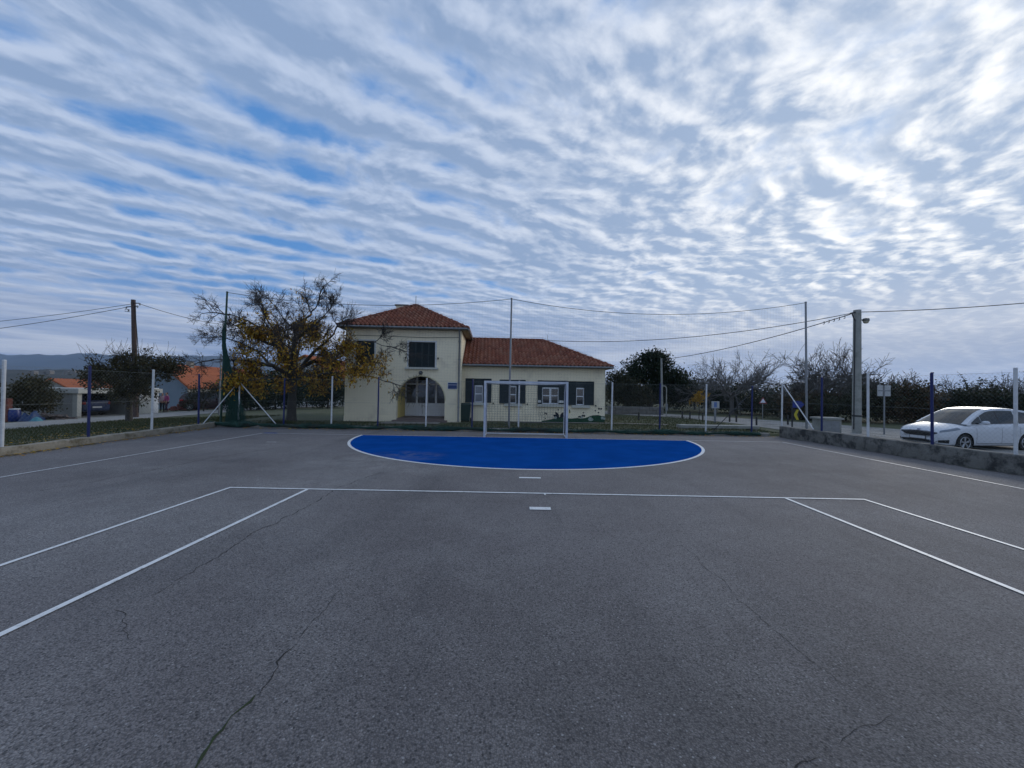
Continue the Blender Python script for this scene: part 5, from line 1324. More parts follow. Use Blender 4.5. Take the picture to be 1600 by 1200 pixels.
    def glass_rows(i0, i1, k0, k1, name):
        m_ = MB(); V = []
        for i in range(i0, i1+1):
            for k in range(k0, k1+1):
                v = rows[i][k]; nx_ = (rows[min(i+1, len(rows)-1)][k]-rows[max(i-1, 0)][k]).cross(rows[i][min(k+1, K)]-rows[i][max(k-1, 0)]).normalized()
                if nx_.z < 0 and abs(nx_.x) < .9: nx_ = -nx_
                if i < len(rows)/2 and nx_.x < 0: nx_ = -nx_
                if i > len(rows)/2 and nx_.x > 0: nx_ = -nx_
                V.append(v+nx_*.008)
        w_ = k1-k0+1; m_.add(V, [(i*w_+k, i*w_+k+1, (i+1)*w_+k+1, (i+1)*w_+k) for i in range(i1-i0) for k in range(k1-k0)]); return m_.build(name, M_cglass, roof, 60)
    glass_rows(0, 10, 1, K-1, 'windscreen'); glass_rows(29, 35, 1, K-1, 'rear_window')
    top = lambda x: next((z0+(z1-z0)*((x0-x)/(x0-x1)) for (x0, z0), (x1, z1) in zip(fine, fine[1:]) if x1 <= x <= x0), 1.0)
    for s in (-1, 1):
        P = lambda x, z: Vector((x, s*(yh(z)+.010), z))
        zb_ = lambda x: 1.005+(.86-x)*.022
        def win(x0, x1, name, n_=8):
            m_ = MB(); V = []
            for k in range(n_+1):
                x = x0+(x1-x0)*k/n_; zt = max(zb_(x)+.01, top(x)-.075); V += [P(x, zb_(x)), P(x, zt)]
            m_.add(V, [(2*k, 2*k+1, 2*k+3, 2*k+2) for k in range(n_)]); m_.build(name, M_cglass, roof)
        win(.99, .55, 'quarter_window'); win(.52, -.19, 'side_window'); win(-.26, -1.0, 'side_window'); win(-1.07, -1.72, 'quarter_window')
        m_ = MB(); V = []
        for k in range(2): x = -.19-.07*k; V += [P(x, zb_(x)), P(x, top(x)-.075)]
        m_.add(V, [(0, 1, 3, 2)]); m_.build('door_pillar', M_black, roof)
        m_ = MB(); m_.lathe([(0, -.10), (.05, -.09), (.075, -.02), (.075, .05), (.05, .09), (0, .10)], (0, 0, 0), 12, 'y', Matrix.Translation((.62, s*1.0, 1.065)) @ Matrix.Diagonal((1.0, 1.1, 1.0, 1))); m_.tube([(.64, s*.84, 1.02), (.63, s*.94, 1.04)], .025); mr_ = m_.build('wing_mirror', paint, root, 50)
        for x in (1.325, -1.325):
            m_ = MB(); prof = [(.200, s*.72), (.29, s*.72), (.315, s*.735), (.318, s*.80), (.314, s*.87), (.295, s*.892), (.225, s*.890), (.205, s*.86)]; m_.lathe(prof, (x, 0, .318), 36, 'y'); wh = m_.build('wheel', M_tyre, root, 35)
            m_ = MB(); m_.lathe([(.0, s*.80), (.20, s*.80), (.228, s*.885), (.215, s*.893), (.19, s*.84), (.06, s*.83), (0, s*.83)], (x, 0, .318), 30, 'y')
            rim = m_.build('wheel_well', M_black, wh, 30)
            m_ = MB(); m_.tube([(x+.213*math.cos(q*math.pi/16), s*.888, .318+.213*math.sin(q*math.pi/16)) for q in range(32)], .013, 6, closed=True)
            for q in range(5):
                for da in (-.13, .13):
                    a_ = q*2*math.pi/5+.3; m_.tube([(x+.03*math.cos(a_), s*.872, .318+.03*math.sin(a_)), (x+.205*math.cos(a_+da), s*.886, .318+.205*math.sin(a_+da))], [.022, .015], 6)
            m_.lathe([(0, s*.86), (.05, s*.86), (.045, s*.885), (0, s*.89)], (x, 0, .318), 14, 'y'); m_.build('rim', M_alloy, wh, 40)
            m_ = MB(); N_ = 20; V = []
            for q in range(N_+1):
                a_ = math.pi*(-.12+1.24*q/N_)
                for yy in (.60, .895): V.append((x+.362*math.cos(a_), s*yy, .33+.362*math.sin(a_)))
            m_.add(V, [(2*q, 2*q+1, 2*q+3, 2*q+2) for q in range(N_)]); m_.build('wheel_arch', M_black, root, 60)
    ub = MB(); ub.box(-1.9, 1.9, -.6, .6, .17, .30); ub.build('underside', M_black, root)
    return root
M_cwhite = car_paint('white_car_paint', (.60, .62, .65)); M_cblue = car_paint('blue_grey_car_paint', (.035, .05, .11)); M_cdark = car_paint('dark_red_car_paint', (.030, .010, .012))
cl2 = Vector((17.75, 16.15, 0)); cl2.z = -.205
white_car = make_car(M_cwhite, cl2, R(187), 'white compact family car parked behind the low concrete wall', None)
# ================================================================== LEFT SIDE: CARPORT, HOUSES, PEOPLE, POLES
M_cport = mat('grey_render', (.30, .295, .275), .9, scale=1.0, col2=(.38, .37, .34), stain=((.19, .18, .16), .9, .52, .7)); M_cpale = mat('pale_render', (.50, .49, .44), .9, scale=1.2, stain=((.30, .29, .25), 1.4, .55, .75))
def hcol(px, X):                       # Y where pixel column px meets the plane x = X (at eye level)
    d = ray(px, 620); return X*d.y/d.x
XC = -28.6; Ya, Yb, Yc = hcol(121, XC), hcol(216, XC), hcol(248, XC); gz = H(XC, 30)-.02
carport = empty('carport', (XC, Ya, gz), 0, 'low flat roofed garage with a wide open front and a white door', 'garage')
zt = hz(121, Ya, 607)-gz; D = 5.4; t = .22; Lb, Lc = Yb-Ya, Yc-Ya
mb = MB(); mb.box(-D, -.02, 0, t, -.5, zt-.32); mb.box(-D, -D+t, t, Lc, -.5, zt-.32); mb.box(-D+t, -.02, Lc-t, Lc, -.5, zt-.32); mb.box(-D+t, -t, Lb, Lb+t, -.5, zt-.32); mb.build('wall', M_cport, carport)
mb = MB(); mb.box(-t, 0, Lb, Lc, -.5, zt-.32); mb.build('front_wall', M_cpale, carport)
mb = MB(); mb.box(-D-.1, .18, -.12, Lc+.15, zt-.32, zt); mb.build('roof_slab', M_cpale, carport)
mb = MB(); mb.box(-.30, .012, -.012, .26, -.5, zt-.32); mb.build('pillar', M_cpale, carport)
yd0, yd1 = hcol(238.5, XC)-Ya, hcol(247, XC)-Ya
mb = MB(); mb.box(-.02, .05, yd0, yd1, 0, 2.0); dr = mb.build('door', M_pvc, carport)
mb = MB(); mb.box(.05, .06, yd0+.15, yd1-.15, 1.45, 1.8); mb.build('pane', M_glass, dr)
mb = MB(); mb.box(0, .05, hcol(219, XC)-Ya, hcol(221.5, XC)-Ya, 1.2, 1.55); mb.build('meter_box', M_pvc, carport)
mb = MB(); mb.box(-D+t, -.05, t, Lb, -.02, .03); mb.build('floor', M_conc, carport)
pc2 = at(158, 650, 31.0)
blue_car = make_car(M_cblue, (XC-2.9, Ya+2.45, gz+.03), R(168), 'dark blue car parked inside the open garage', None)
b_ = base_at(330, 648, -.9, 36.5)
make_car(M_cdark, b_, R(20), 'dark red car standing on the gravel beyond the loose shrub', None)
# ---- red roofed house
M_orange = mat('orange_roof_tiles', (.36, .095, .035), .85, scale=7, col2=(.44, .135, .050), stain=((.26, .07, .03), 1.0, .5, .7)); M_hw = mat('white_house_wall', (.52, .52, .49), .9, scale=1.0, stain=((.36, .36, .33), .8, .55, .75)); M_hg = mat('blue_grey_render', (.17, .22, .27), .9, scale=1.2, col2=(.22, .27, .31))
def gable_house(name, X0, Y0, wd, ln, zg, zw, zr, label, wallm, gablem, ov=.35):
    """eaves wall on x = X0 facing +x, gable end on y = Y0 facing the court"""
    root = empty(name, (X0, Y0, zg), 0, label, 'house'); zw -= zg; zr -= zg
    mb = MB(); mb.box(-wd+.01, 0, .012, ln, -.8, zw); mb.build('wall', wallm, root)
    mb = MB(); mb.prism([(-wd, -.8), (0, -.8), (0, zw), (-wd/2, zr-.12), (-wd, zw)], 0, .0119); mb.build('gable_wall', gablem, root)
    mb = MB()
    for sgn in (0, 1):
        xe_ = ov if sgn == 0 else -wd-ov; ze = zw-ov*(zr-zw)/(wd/2); V = []; n = int(ln/.33)
        P0 = Vector((-wd/2, 0, zr)); Pe = Vector((xe_, 0, ze)); nrm = Vector((zr-ze, 0, abs(xe_+wd/2))).normalized()
        if sgn: nrm.x = -nrm.x
        for i in range(n*4+1):
            y = -ov+(ln+2*ov)*i/(n*4); hh = .035*(1-math.cos(i*math.pi/2))
            for k in range(2): V.append((P0 if k else Pe)+Vector((0, y, 0))+nrm*(hh+.10))
        mb.add(V, [(2*i, 2*i+1, 2*i+3, 2*i+2) for i in range(n*4)])
        mb.add([P0+Vector((0, -ov, .09)), Pe+Vector((0, -ov, .09)), Pe+Vector((0, -ov, -.06)), P0+Vector((0, -ov, -.06)), P0+Vector((0, ln+ov, .09)), Pe+Vector((0, ln+ov, .09)), Pe+Vector((0, ln+ov, -.06)), P0+Vector((0, ln+ov, -.06))], [(0,1,2,3), (4,7,6,5), (0,4,5,1), (3,2,6,7), (1,5,6,2)])
    rf_ = mb.build('roof', M_orange, root, 50)
    return root, rf_
hX, hY = -36.0, 44.0
house, hr = gable_house('red_roofed_house', hX, hY, 5.6, 13.0, H(hX, hY), hz(281.5, hY, 602), hz(249, hY, 569), 'low white house with a bright orange tiled roof and a grey gable', M_hw, M_hg)
mb = MB(); q = at(276, 574, 47); zh = H(hX, hY); mb.box(-2.9, -2.35, 3.2, 3.75, hz(249, hY, 569)-zh-.5, hz(249, hY, 569)-zh+.55); mb.build('chimney', M_conc, hr)
h2X, h2Y = at(543, 600, 40).x, 38.5
q = at(500, 575, 45)
house2, _ = gable_house('red_roofed_house', q.x+4.2, 42, 8.5, 9, H(q.x, 43)-.0, hz(500, 42, 592), hz(508, 42, 556.5), 'orange roofed house half hidden behind the autumn tree and dark bushes', M_hw, M_hw)
q = at(106, 600, 52)
house3, _ = gable_house('red_roofed_house', q.x+2.4, 50, 4.2, 6, H(q.x, 52), hz(106, 50, 605.5), hz(104, 50, 593), 'small faded red roof showing above the flat garage roof', M_cport, M_cport)
# heap of bricks and low brick wall
rr = random.Random(12); M_brick = mat('dark_red_bricks', (.14, .040, .030), .9, scale=6, col2=(.20, .07, .05))
p0_ = base_at(285, 648, -.9, 37); mb = MB()
for k in range(170):
    a_ = rr.uniform(0, 6.28); rad = rr.random()**.7; x = math.cos(a_)*rad*1.35; y = math.sin(a_)*rad*.7; z = max(0, (1-rad)*.85*rr.uniform(.3, 1)+.03); mt_ = Matrix.Translation((x, y, z)) @ Matrix.Rotation(rr.uniform(0, 3), 4, 'Z') @ Matrix.Rotation(rr.gauss(0, .5), 4, 'X'); mb.box(-.13, .13, -.06, .06, -.04, .04, mt_)
o = mb.build('brick_pile', M_brick); o.location = p0_; tag(o, 'heap of loose dark red bricks beside the two people', 'brick pile', kind='stuff')
p0_ = base_at(305, 646, -.9, 39.5); mb = MB()
for k in range(16):
    for l in range(3): mb.box(-2+.26*k+.13*(l % 2), -2+.26*k+.13*(l % 2)+.25, -.06, .06, l*.09, l*.09+.085)
o = mb.build('brick_edging', M_brick); o.location = p0_; tag(o, 'low red brick edging before the white house', 'low wall')
# barrels, sheets and clutter by the bush
M_barrel = mat('blue_barrel_plastic', (.010, .030, .17), .4, scale=5); M_tarp = mat('blue_tarpaulin', (.008, .028, .10), .6, scale=3, col2=(.012, .05, .14)); M_turq = mat('turquoise_sheet', (.06, .22, .26), .6)
p0_ = base_at(21, 656, -.7, 23.2)
brl = empty('blue_barrel', p0_, 0, 'blue plastic barrel with a pale lid behind the nearest white post', 'barrel'); mb = MB(); mb.lathe([(.24, 0), (.27, .05), (.29, .25), (.295, .35), (.29, .55), (.26, .66), (.25, .70)], (0, 0, 0), 20); mb.build('body', M_barrel, brl, 50); mb = MB(); mb.lathe([(.26, .70), (.27, .72), (.26, .76), (0, .77)], (0, 0, 0), 20); mb.build('lid', M_pvc, brl, 50)
p0_ = base_at(50, 656, -.7, 23.3); mb = MB(); N_ = 22; V = []
for i in range(N_+1):
    for j in range(N_+1):
        u_, v_ = i/N_*2-1, j/N_*2-1; hgt = .85*max(0, (1-u_**4))*max(0, 1-v_**4)*(.75+.25*math.sin(u_*5+v_*3)); V.append((u_*.42, v_*.4, hgt*.68+rr.gauss(0, .02)))
mb.add(V, [(i*(N_+1)+j, i*(N_+1)+j+1, (i+1)*(N_+1)+j+1, (i+1)*(N_+1)+j) for i in range(N_) for j in range(N_)]); o = mb.build('tarpaulin', M_tarp, None, 70); o.location = p0_; tag(o, 'crumpled blue tarpaulin draped over a heap beneath the olive bush', 'tarpaulin')
p0_ = base_at(57, 657.5, -.7, 22.6); mb = MB(); V = []
for i in range(13):
    for j in range(9):
        u_, v_ = i/12*2-1, j/8*2-1; V.append((u_*.25, v_*.2, .26*max(0, 1-u_*u_)*max(0, 1-v_*v_)+rr.gauss(0, .012)+.01))
mb.add(V, [(i*9+j, i*9+j+1, (i+1)*9+j+1, (i+1)*9+j) for i in range(12) for j in range(8)]); o = mb.build('plastic_sack', M_turq, None, 70); o.location = p0_; tag(o, 'small turquoise sack lying before the blue tarpaulin', 'sack')
p0_ = base_at(11, 656, -.7, 23.0); mb = MB()
for l in range(15):
    for k in range(2): mb.box(-.14+k*.145+rr.uniform(-.01, .01), -.0+k*.145, -.12, .12, l*.09, l*.09+.084)
o = mb.build('brick_stack', M_brick); o.location = p0_; tag(o, 'narrow stack of red bricks next to the blue barrel', 'brick stack')
p0_ = base_at(82, 657, -.7, 24.2); mb = MB()
for k in range(26):
    mt_ = Matrix.Translation((rr.gauss(0, .55), rr.gauss(0, .2), .05+abs(rr.gauss(0, .16)))) @ Matrix.Rotation(rr.gauss(0, .5), 4, 'Z') @ Matrix.Rotation(rr.gauss(0, .12), 4, 'Y'); mb.box(-.6, .6, -.07, .07, -.02, .02, mt_)
o = mb.build('timber_pile', mat('weathered_timber', (.10, .075, .065), .9, scale=4, col2=(.17, .13, .11))); o.location = p0_; tag(o, 'untidy pile of old boards beside the grey garage wall', 'timber pile', kind='stuff')
# ---- two people by the white door
M_skin = mat('skin', (.42, .24, .16), .6, var=.05); M_hair1 = mat('dark_hair', (.018, .013, .011), .6); M_hair2 = mat('reddish_hair', (.09, .03, .02), .6); M_trou = mat('dark_trousers', (.022, .026, .035), .8); M_trou2 = mat('plum_trousers', (.05, .022, .045), .8)
M_pink = mat('pale_pink_jacket', (.50, .34, .36), .8, scale=10); M_mag = mat('magenta_jacket', (.33, .06, .17), .8, scale=10); M_shoe = mat('dark_shoes', (.03, .03, .03), .6)
def skin(name, joints, edges, m, parent, sub=2, root=0):
    me = bpy.data.meshes.new(name); me.from_pydata([j[0] for j in joints], edges, []); o = bpy.data.objects.new(name, me); C.objects.link(o)
    bm = bmesh.new(); bm.from_mesh(me); lay = bm.verts.layers.skin.verify()
    for v in bm.verts: r_ = joints[v.index][1]; v[lay].radius = r_ if isinstance(r_, tuple) else (r_, r_); v[lay].use_root = v.index == root
    bm.to_mesh(me); bm.free()
    o.modifiers.new('s', 'SKIN').use_smooth_shade = True; sb = o.modifiers.new('u', 'SUBSURF'); sb.levels = sub; sb.render_levels = sub
    bpy.context.view_layer.update(); me2 = bpy.data.meshes.new_from_object(o.evaluated_get(bpy.context.evaluated_depsgraph_get())); o.modifiers.clear(); o.data = me2; me2.materials.clear(); me2.materials.append(m); o.parent = parent; return o
def person(loc, rz, sc, jacket, trou, hair, label, arm=0.0, step=.12):
    root = empty('person', loc, rz, label, 'person', 'people by the garage door'); root.scale = (sc, sc, sc)
    J = [((0, 0, .93), (.15, .11)), ((0, 0, 1.15), (.13, .10)), ((0, 0, 1.36), (.17, .11)), ((0, .01, 1.47), (.06, .06)), ((0, -.01, 1.56), (.065, .07)), ((0, -.015, 1.645), (.078, .092)), ((0, -.005, 1.71), (.05, .06))]
    E = [(0, 1), (1, 2), (2, 3), (3, 4), (4, 5), (5, 6)]
    def chain(start, P):
        k = start
        for p_, r_ in P: J.append((p_, r_)); E.append((k, len(J)-1)); k = len(J)-1
        return k
    for s in (-1, 1):
        st = step*s
        chain(0, [((s*.095, 0, .86), .085), ((s*.10, -st*.6, .48), .058), ((s*.10, -st*.2, .30), .055), ((s*.10, st*.4+.02, .09), .036), ((s*.105, st*.4-.07, .035), .036), ((s*.11, st*.4-.16, .03), .028)])
        el = (s*.27, .03, 1.10); wr_ = (s*(.27-arm*.12), -.10-arm*.15, .88+arm*.22)
        hand = chain(2, [((s*.17, 0, 1.40), .055), ((s*.21, .01, 1.34), .048), (el, .038), (wr_, .026), ((wr_[0], wr_[1]-.03, wr_[2]-.06), (.034, .018))])
        hp = J[hand][0]
        for f, (ox, ln) in enumerate(((-.026, .062), (-.009, .072), (.009, .068), (.026, .052))): chain(hand, [((hp[0]+ox, hp[1]-.01, hp[2]-.045), .008), ((hp[0]+ox, hp[1]-.025, hp[2]-.045-ln*.5), .0075), ((hp[0]+ox, hp[1]-.02, hp[2]-.045-ln), .006)])
        chain(hand, [((hp[0]-s*.035, hp[1]-.03, hp[2]-.01), .010), ((hp[0]-s*.045, hp[1]-.045, hp[2]-.045), .008)])
    body = skin('body', J, E, M_skin, root)
    JJ = [((0, 0, .90), (.185, .14)), ((0, 0, 1.15), (.155, .125)), ((0, 0, 1.37), (.19, .13)), ((0, .01, 1.46), (.085, .08))]; EE = [(0, 1), (1, 2), (2, 3)]
    for s in (-1, 1):
        k0 = len(JJ); JJ += [((s*.18, 0, 1.40), .070), ((s*.22, .01, 1.33), .062), ((s*.27, .03, 1.10), .054), ((s*(.27-arm*.12), -.09-arm*.13, .90+arm*.2), .046)]; EE += [(2, k0), (k0, k0+1), (k0+1, k0+2), (k0+2, k0+3)]
    skin('jacket', JJ, EE, jacket, root)
    JJ = [((0, 0, .95), (.165, .125))]; EE = []
    for s in (-1, 1):
        st = step*s; k0 = len(JJ); JJ += [((s*.095, 0, .84), .102), ((s*.10, -st*.6, .48), .076), ((s*.10, st*.35, .10), .060)]; EE += [(0, k0), (k0, k0+1), (k0+1, k0+2)]
    skin('trousers', JJ, EE, trou, root)
    for s in (-1, 1): skin('shoe', [((s*.10, step*s*.4+.05, .05), .05), ((s*.105, step*s*.4-.06, .045), .05), ((s*.11, step*s*.4-.19, .035), .036)], [(0, 1), (1, 2)], M_shoe, root, 1)
    skin('hair', [((0, .045, 1.55), (.07, .05)), ((0, .035, 1.65), (.095, .09)), ((0, .005, 1.72), (.085, .085))], [(0, 1), (1, 2)], hair, root)
    f = MB()
    for s in (-1, 1): f.lathe([(0, -.006), (.011, -.003), (.011, .003), (0, .006)], (s*.03, -.105, 1.65), 8, 'y')
    f.build('eyes', M_shoe, root); f = MB(); f.tube([(0, -.10, 1.655), (0, -.122, 1.615), (0, -.10, 1.605)], [.010, .014, .010], 6); f.build('nose', M_skin, root)
    f = MB(); f.tube([(-.025, -.098, 1.575), (0, -.106, 1.572), (.025, -.098, 1.575)], .006, 5); f.build('mouth', mat('lips', (.30, .11, .09), .5), root)
    return root
b_ = base_at(253, 649, -.9, 33.4); person(b_, R(35), .93, M_pink, M_trou, M_hair1, 'person in a pale pink jacket and dark trousers next to the white door', .5)
b_ = base_at(259.5, 649.5, -.9, 33.2); person(b_, R(-20), .95, M_mag, M_trou2, M_hair2, 'person in a magenta jacket standing between the pale pink person and the bricks', .2)
# ---- power poles and cables
M_wood = mat('dark_wood_pole', (.075, .048, .040), .9, scale=4, col2=(.11, .075, .062)); M_cpole = mat('concrete_pole', (.27, .275, .25), .9, scale=2.5, col2=(.34, .34, .31), stain=((.18, .19, .16), 2, .5, .7)); M_ins = mat('insulator', (.30, .31, .31), .3)
M_cable = mat('black_cable', (.02, .02, .022), .6)
pb = base_at(212.5, 657, -.4, 24.8); ptop = at(208.3, 468.5, 24.8)
wp = empty('wooden_power_pole', pb, 0, 'tall dark wooden power pole rising from the small round tree', 'power pole')
mb = MB(); mb.tube([Vector((0, 0, -.3)), ptop-pb], [.15, .115], 12); mb.build('pole', M_wood, wp, 50)
tl = ptop-pb; mb = MB(); mb.tube([tl+Vector((-.42, 0, -.45)), tl+Vector((.30, 0, -.38))], .03, 6); mb.tube([tl+Vector((-.05, -.1, -.22)), tl+Vector((.42, -.05, -.22))], .03, 6); mb.build('crossbar', M_dark, wp)
for dx, dz in ((-.42, -.45), (-.28, -.62), (.28, -.38), (.42, -.22)):
    mb = MB(); mb.lathe([(0, -.08), (.045, -.07), (.03, -.02), (.05, .02), (.03, .06), (0, .08)], tl+Vector((dx, 0, dz-.04)), 10); mb.build('insulator', M_ins, wp, 40)
mb = MB(); mb.tube([tl+Vector((-.45, -.05, -.60)), tl+Vector((-.18, -.05, -.62)), tl+Vector((-.18, -.05, -.75)), tl+Vector((-.45, -.05, -.73))], .018, 5, closed=True); mb.build('cable_bracket', M_galv, wp)
mb = MB(); mb.tube([Vector((.17, -.02, .3)), Vector((.15, -.02, 3.0)), tl+Vector((.13, -.02, -.4))], .022, 6); mb.build('conduit', M_dark, wp)
def cable(a, b, sag, r, label, cat='cable', group='overhead cables'):
    mb = MB(); mb.tube(sagcurve(Vector(a), Vector(b), sag, 24), r, 5); o = mb.build('overhead_cable', M_cable); return tag(o, label, cat, group)
cable(ptop+Vector((-.05, 0, -.25)), at(-140, 514, 23), .15, .014, 'upper thin cable running left from the wooden power pole')
cable(ptop+Vector((-.42, 0, -.47)), at(-140, 530, 23), .15, .016, 'lower thin cable running left from the wooden power pole')
pr_ = at(640, 462, 60)
cable(ptop+Vector((.42, 0, -.25)), at(420, 509, 40), .55, .016, 'thin cable running right from the wooden power pole behind the autumn tree')
# concrete pole
cb_ = base_at(1338.5, 672, -.1, 21.0); ct = at(1339.5, 484.5, 21.0)
cp = empty('concrete_power_pole', cb_, 0, 'thick grey concrete power pole beyond the low wall', 'power pole'); tl = ct-cb_
mb = MB(); mb.tube([Vector((0, 0, -.3)), tl], [.205, .165], 16); mb.build('pole', M_cpole, cp, 50)
mb = MB(); mb.lathe([(.205, -.04), (.215, -.04), (.215, .04), (.205, .04)], tl*.14, 16); mb.build('band', M_dark, cp, 30)
mb = MB(); mb.tube([tl+Vector((-.15, -.05, -.12)), tl+Vector((-.42, -.08, -.20))], .04, 6); mb.tube([tl+Vector((-.17, -.05, -.55)), tl+Vector((-.33, -.08, -.22))], .03, 6); mb.tube([tl+Vector((-.17, -.06, -.5)), Vector((-.20, -.06, .2))], .028, 6); mb.build('cable_bracket', M_dark, cp, 40)
mb = MB(); mb.tube([tl+Vector((.12, -.05, -.52)), tl+Vector((.42, -.1, -.50))], .03, 6); mb.build('lamp_arm', M_dark, cp)
mb = MB(); lc = tl+Vector((.36, -.1, -.55)); mb.lathe([(0, .14), (.13, .10), (.16, .0), (.13, -.03)], lc, 14); lmp = mb.build('street_lamp', mat('lamp_housing', (.12, .12, .11), .5), cp, 50)
mb = MB(); mb.lathe([(.13, -.02), (.12, -.10), (.06, -.15), (0, -.16)], lc, 14); mb.build('lamp_bowl', mat('lamp_bowl', (.42, .40, .30), .2), lmp, 50)
j_ = ct+Vector((-.42, -.08, -.20))
we = HM @ (RB+Vector((.3, 0, .02)))
cable(j_, we, .55, .018, 'thin cable from the concrete pole to the school roof')
far_t = at(1033.5, 562, 34.0)
cable(j_+Vector((0, 0, -.04)), far_t, .30, .022, 'thick cable from the concrete pole down to the far grey pole')
mb = MB()
sg_ = sagcurve(j_+Vector((0, 0, -.04)), far_t, .30, 60)
for k in (1, 2, 3, 4, 5):
    c = j_.lerp(far_t, .018*k)-Vector((0, 0, .05+.01*k)); mb.tube([c+Vector((0, 0, .03)), c+Vector((.01, 0, -.12)), c+Vector((-.06, 0, -.14))], .018, 5)
mb.v = [tuple(Vector(v)-cb_) for v in mb.v]; mb.build('cable_clamps', M_dark, cp)
cable(ct+Vector((.15, 0, -.10)), at(1700, 464, 19), .12, .020, 'thick cable running right from the concrete pole')
fb = base_at(1034.5, 655, 0, 34.0); fp = empty('slim_power_pole', fb, 0, 'slim pale grey pole standing before the evergreen oak', 'power pole'); mb = MB(); mb.tube([Vector((0, 0, -.3)), far_t-fb+Vector((0, 0, .1))], [.10, .075], 10); mb.build('pole', M_cpole, fp, 50)
mb = MB(); mb.tube([far_t-fb+Vector((-.02, 0, -.02)), far_t-fb+Vector((.35, -.05, .05))], .025, 5); mb.build('bracket', M_dark, fp)
# curved pale lamp post
b_ = base_at(1041, 650, 0, 30); hh = hz(1040, 30, 603)-b_.z; lpst = empty('lamp_post', b_, 0, 'short pale lamp post with a bent top right of the slim pole', 'lamp post')
mb = MB(); mb.tube([(0, 0, -.1), (0, 0, hh-.25), (-.03, 0, hh-.10), (-.12, 0, hh-.01), (-.24, 0, hh), (-.32, 0, hh-.03)], [.045, .04, .04, .038, .036, .034], 8); mb.build('post', M_cpole, lpst, 50); mb = MB(); mb.box(-.42, -.28, -.06, .06, hh-.08, hh-.02); mb.build('lamp_head', M_galv, lpst)
mb = MB(); mb.box(-.05, .09, -.06, .06, .5, 1.0); mb.build('switch_box', M_galv, lpst)
# grey thin post left
b_ = base_at(342, 652, -.7, 25.5); tq = at(345.5, 553, 25.5); o = MB(); o.tube([Vector((0, 0, -.2)), tq-b_], [.05, .04], 8); o = o.build('thin_grey_post', M_galv, None, 50); o.location = b_; tag(o, 'thin grey post seen beside the gathered green net', 'post')
# ---- signs and roadside things on the right
M_signback = mat('sign_back', (.42, .43, .43), .6, scale=5); M_red = mat('sign_red', (.30, .06, .055), .5); M_ysign = mat('sign_yellow', (.50, .42, .02), .5, var=.06); M_bsign = mat('road_sign_blue', (.01, .03, .22), .5)
def sign(px, pyb, Y, label, build, name='road_sign', r=.03, ztop=None):
    b_ = base_at(px, pyb, 0, Y); root = empty(name, b_, 0, label, 'sign'); build(root, b_); return root
def s_board(root, b_):
    z1, z0 = hz(1118, 25.5, 627)-b_.z, hz(1118, 25.5, 638)-b_.z; w = .24
    mb = MB(); mb.box(-w, w, -.03, .0, z0, z1); bd = mb.build('board', M_signback, root); mb = MB(); mb.box(-w*.42, w*.34, -.036, -.03, z0+.06, z1-.06); mb.build('emblem', mat('emblem_blue', (.12, .20, .42), .5), bd); mb = MB(); mb.box(-.06, .06, .0, .05, -.2, z0+.1); mb.build('post', M_galv, root)
sign(1117.5, 657, 25.5, 'small white notice board with a blue mark on a short post', s_board, 'notice_board')
def s_tri(root, b_):
    z = hz(1191.5, 30, 627)-b_.z; mb = MB(); mb.tube([(0, 0, -.2), (0, 0, z+.15)], .028, 8); mb.build('post', M_galv, root); mb = MB(); mb.prism([(-.30, z-.16), (.30, z-.16), (0, z+.30)], -.04, -.028); f = mb.build('face', M_red, root); mb = MB(); mb.prism([(-.20, z-.10), (.20, z-.10), (0, z+.20)], -.046, -.040); mb.build('sign_panel', M_signw, f)
sign(1191.5, 657, 30, 'small red edged triangular road sign before the dark bushes', s_tri)
def s_chev(root, b_):
    Y = 23.5; z1, z0 = hz(1244, Y, 640)-b_.z, hz(1244, Y, 656)-b_.z; w = .15; mb = MB(); mb.box(-w-.09, -w-.03, -.03, .03, -.2, hz(1244, Y, 626)-b_.z); mb.build('post', M_dark, root); mb = MB(); mb.box(-w, w, -.025, -.005, z0, z1); f = mb.build('panel', mat('sign_black', (.012, .012, .012), .5), root)
    mb = MB(); h_ = z1-z0; m_ = (z0+z1)/2; mb.add([(w*.05, -.031, z1), (w*1.0, -.031, z1-.0), (w*.25, -.031, m_), (w*1.0, -.031, z0), (w*.05, -.031, z0), (-w*.95, -.031, m_)], [(0, 1, 2, 5), (5, 2, 3, 4)]); mb.build('arrow', M_ysign, f)
    zb0, zb1 = hz(1247, Y, 637)-b_.z, hz(1247, Y, 627)-b_.z; mb = MB(); mb.prism([(-w-.06+.0, zb0), (w+.12, zb0), (w+.32, (zb0+zb1)/2), (w+.12, zb1), (-w-.06, zb1)], -.035, -.015); mb.build('direction_panel', M_bsign, root)
sign(1243.5, 664, 23.5, 'yellow and black arrow sign under a blue direction sign', s_chev)
def s_twin(root, b_):
    Y = 20.5; z1, z0 = hz(1381, Y, 602)-b_.z, hz(1381, Y, 619)-b_.z
    for x0, x1 in ((-.33, -.06), (.05, .32)): mb = MB(); mb.box(x0, x1, .0, .02, z0, z1); mb.build('panel', M_signback, root)
    mb = MB(); mb.tube([(0, 0, -.2), (0, 0, z1-.02)], .035, 8); mb.build('post', M_galv, root); mb = MB(); mb.box(-.3, .3, -.015, .0, (z0+z1)/2-.03, (z0+z1)/2+.03); mb.build('bracket', M_galv, root)
sign(1381.5, 677, 20.5, 'twin pale panels on a thin post right of the concrete pole', s_twin, 'twin_panel_sign')
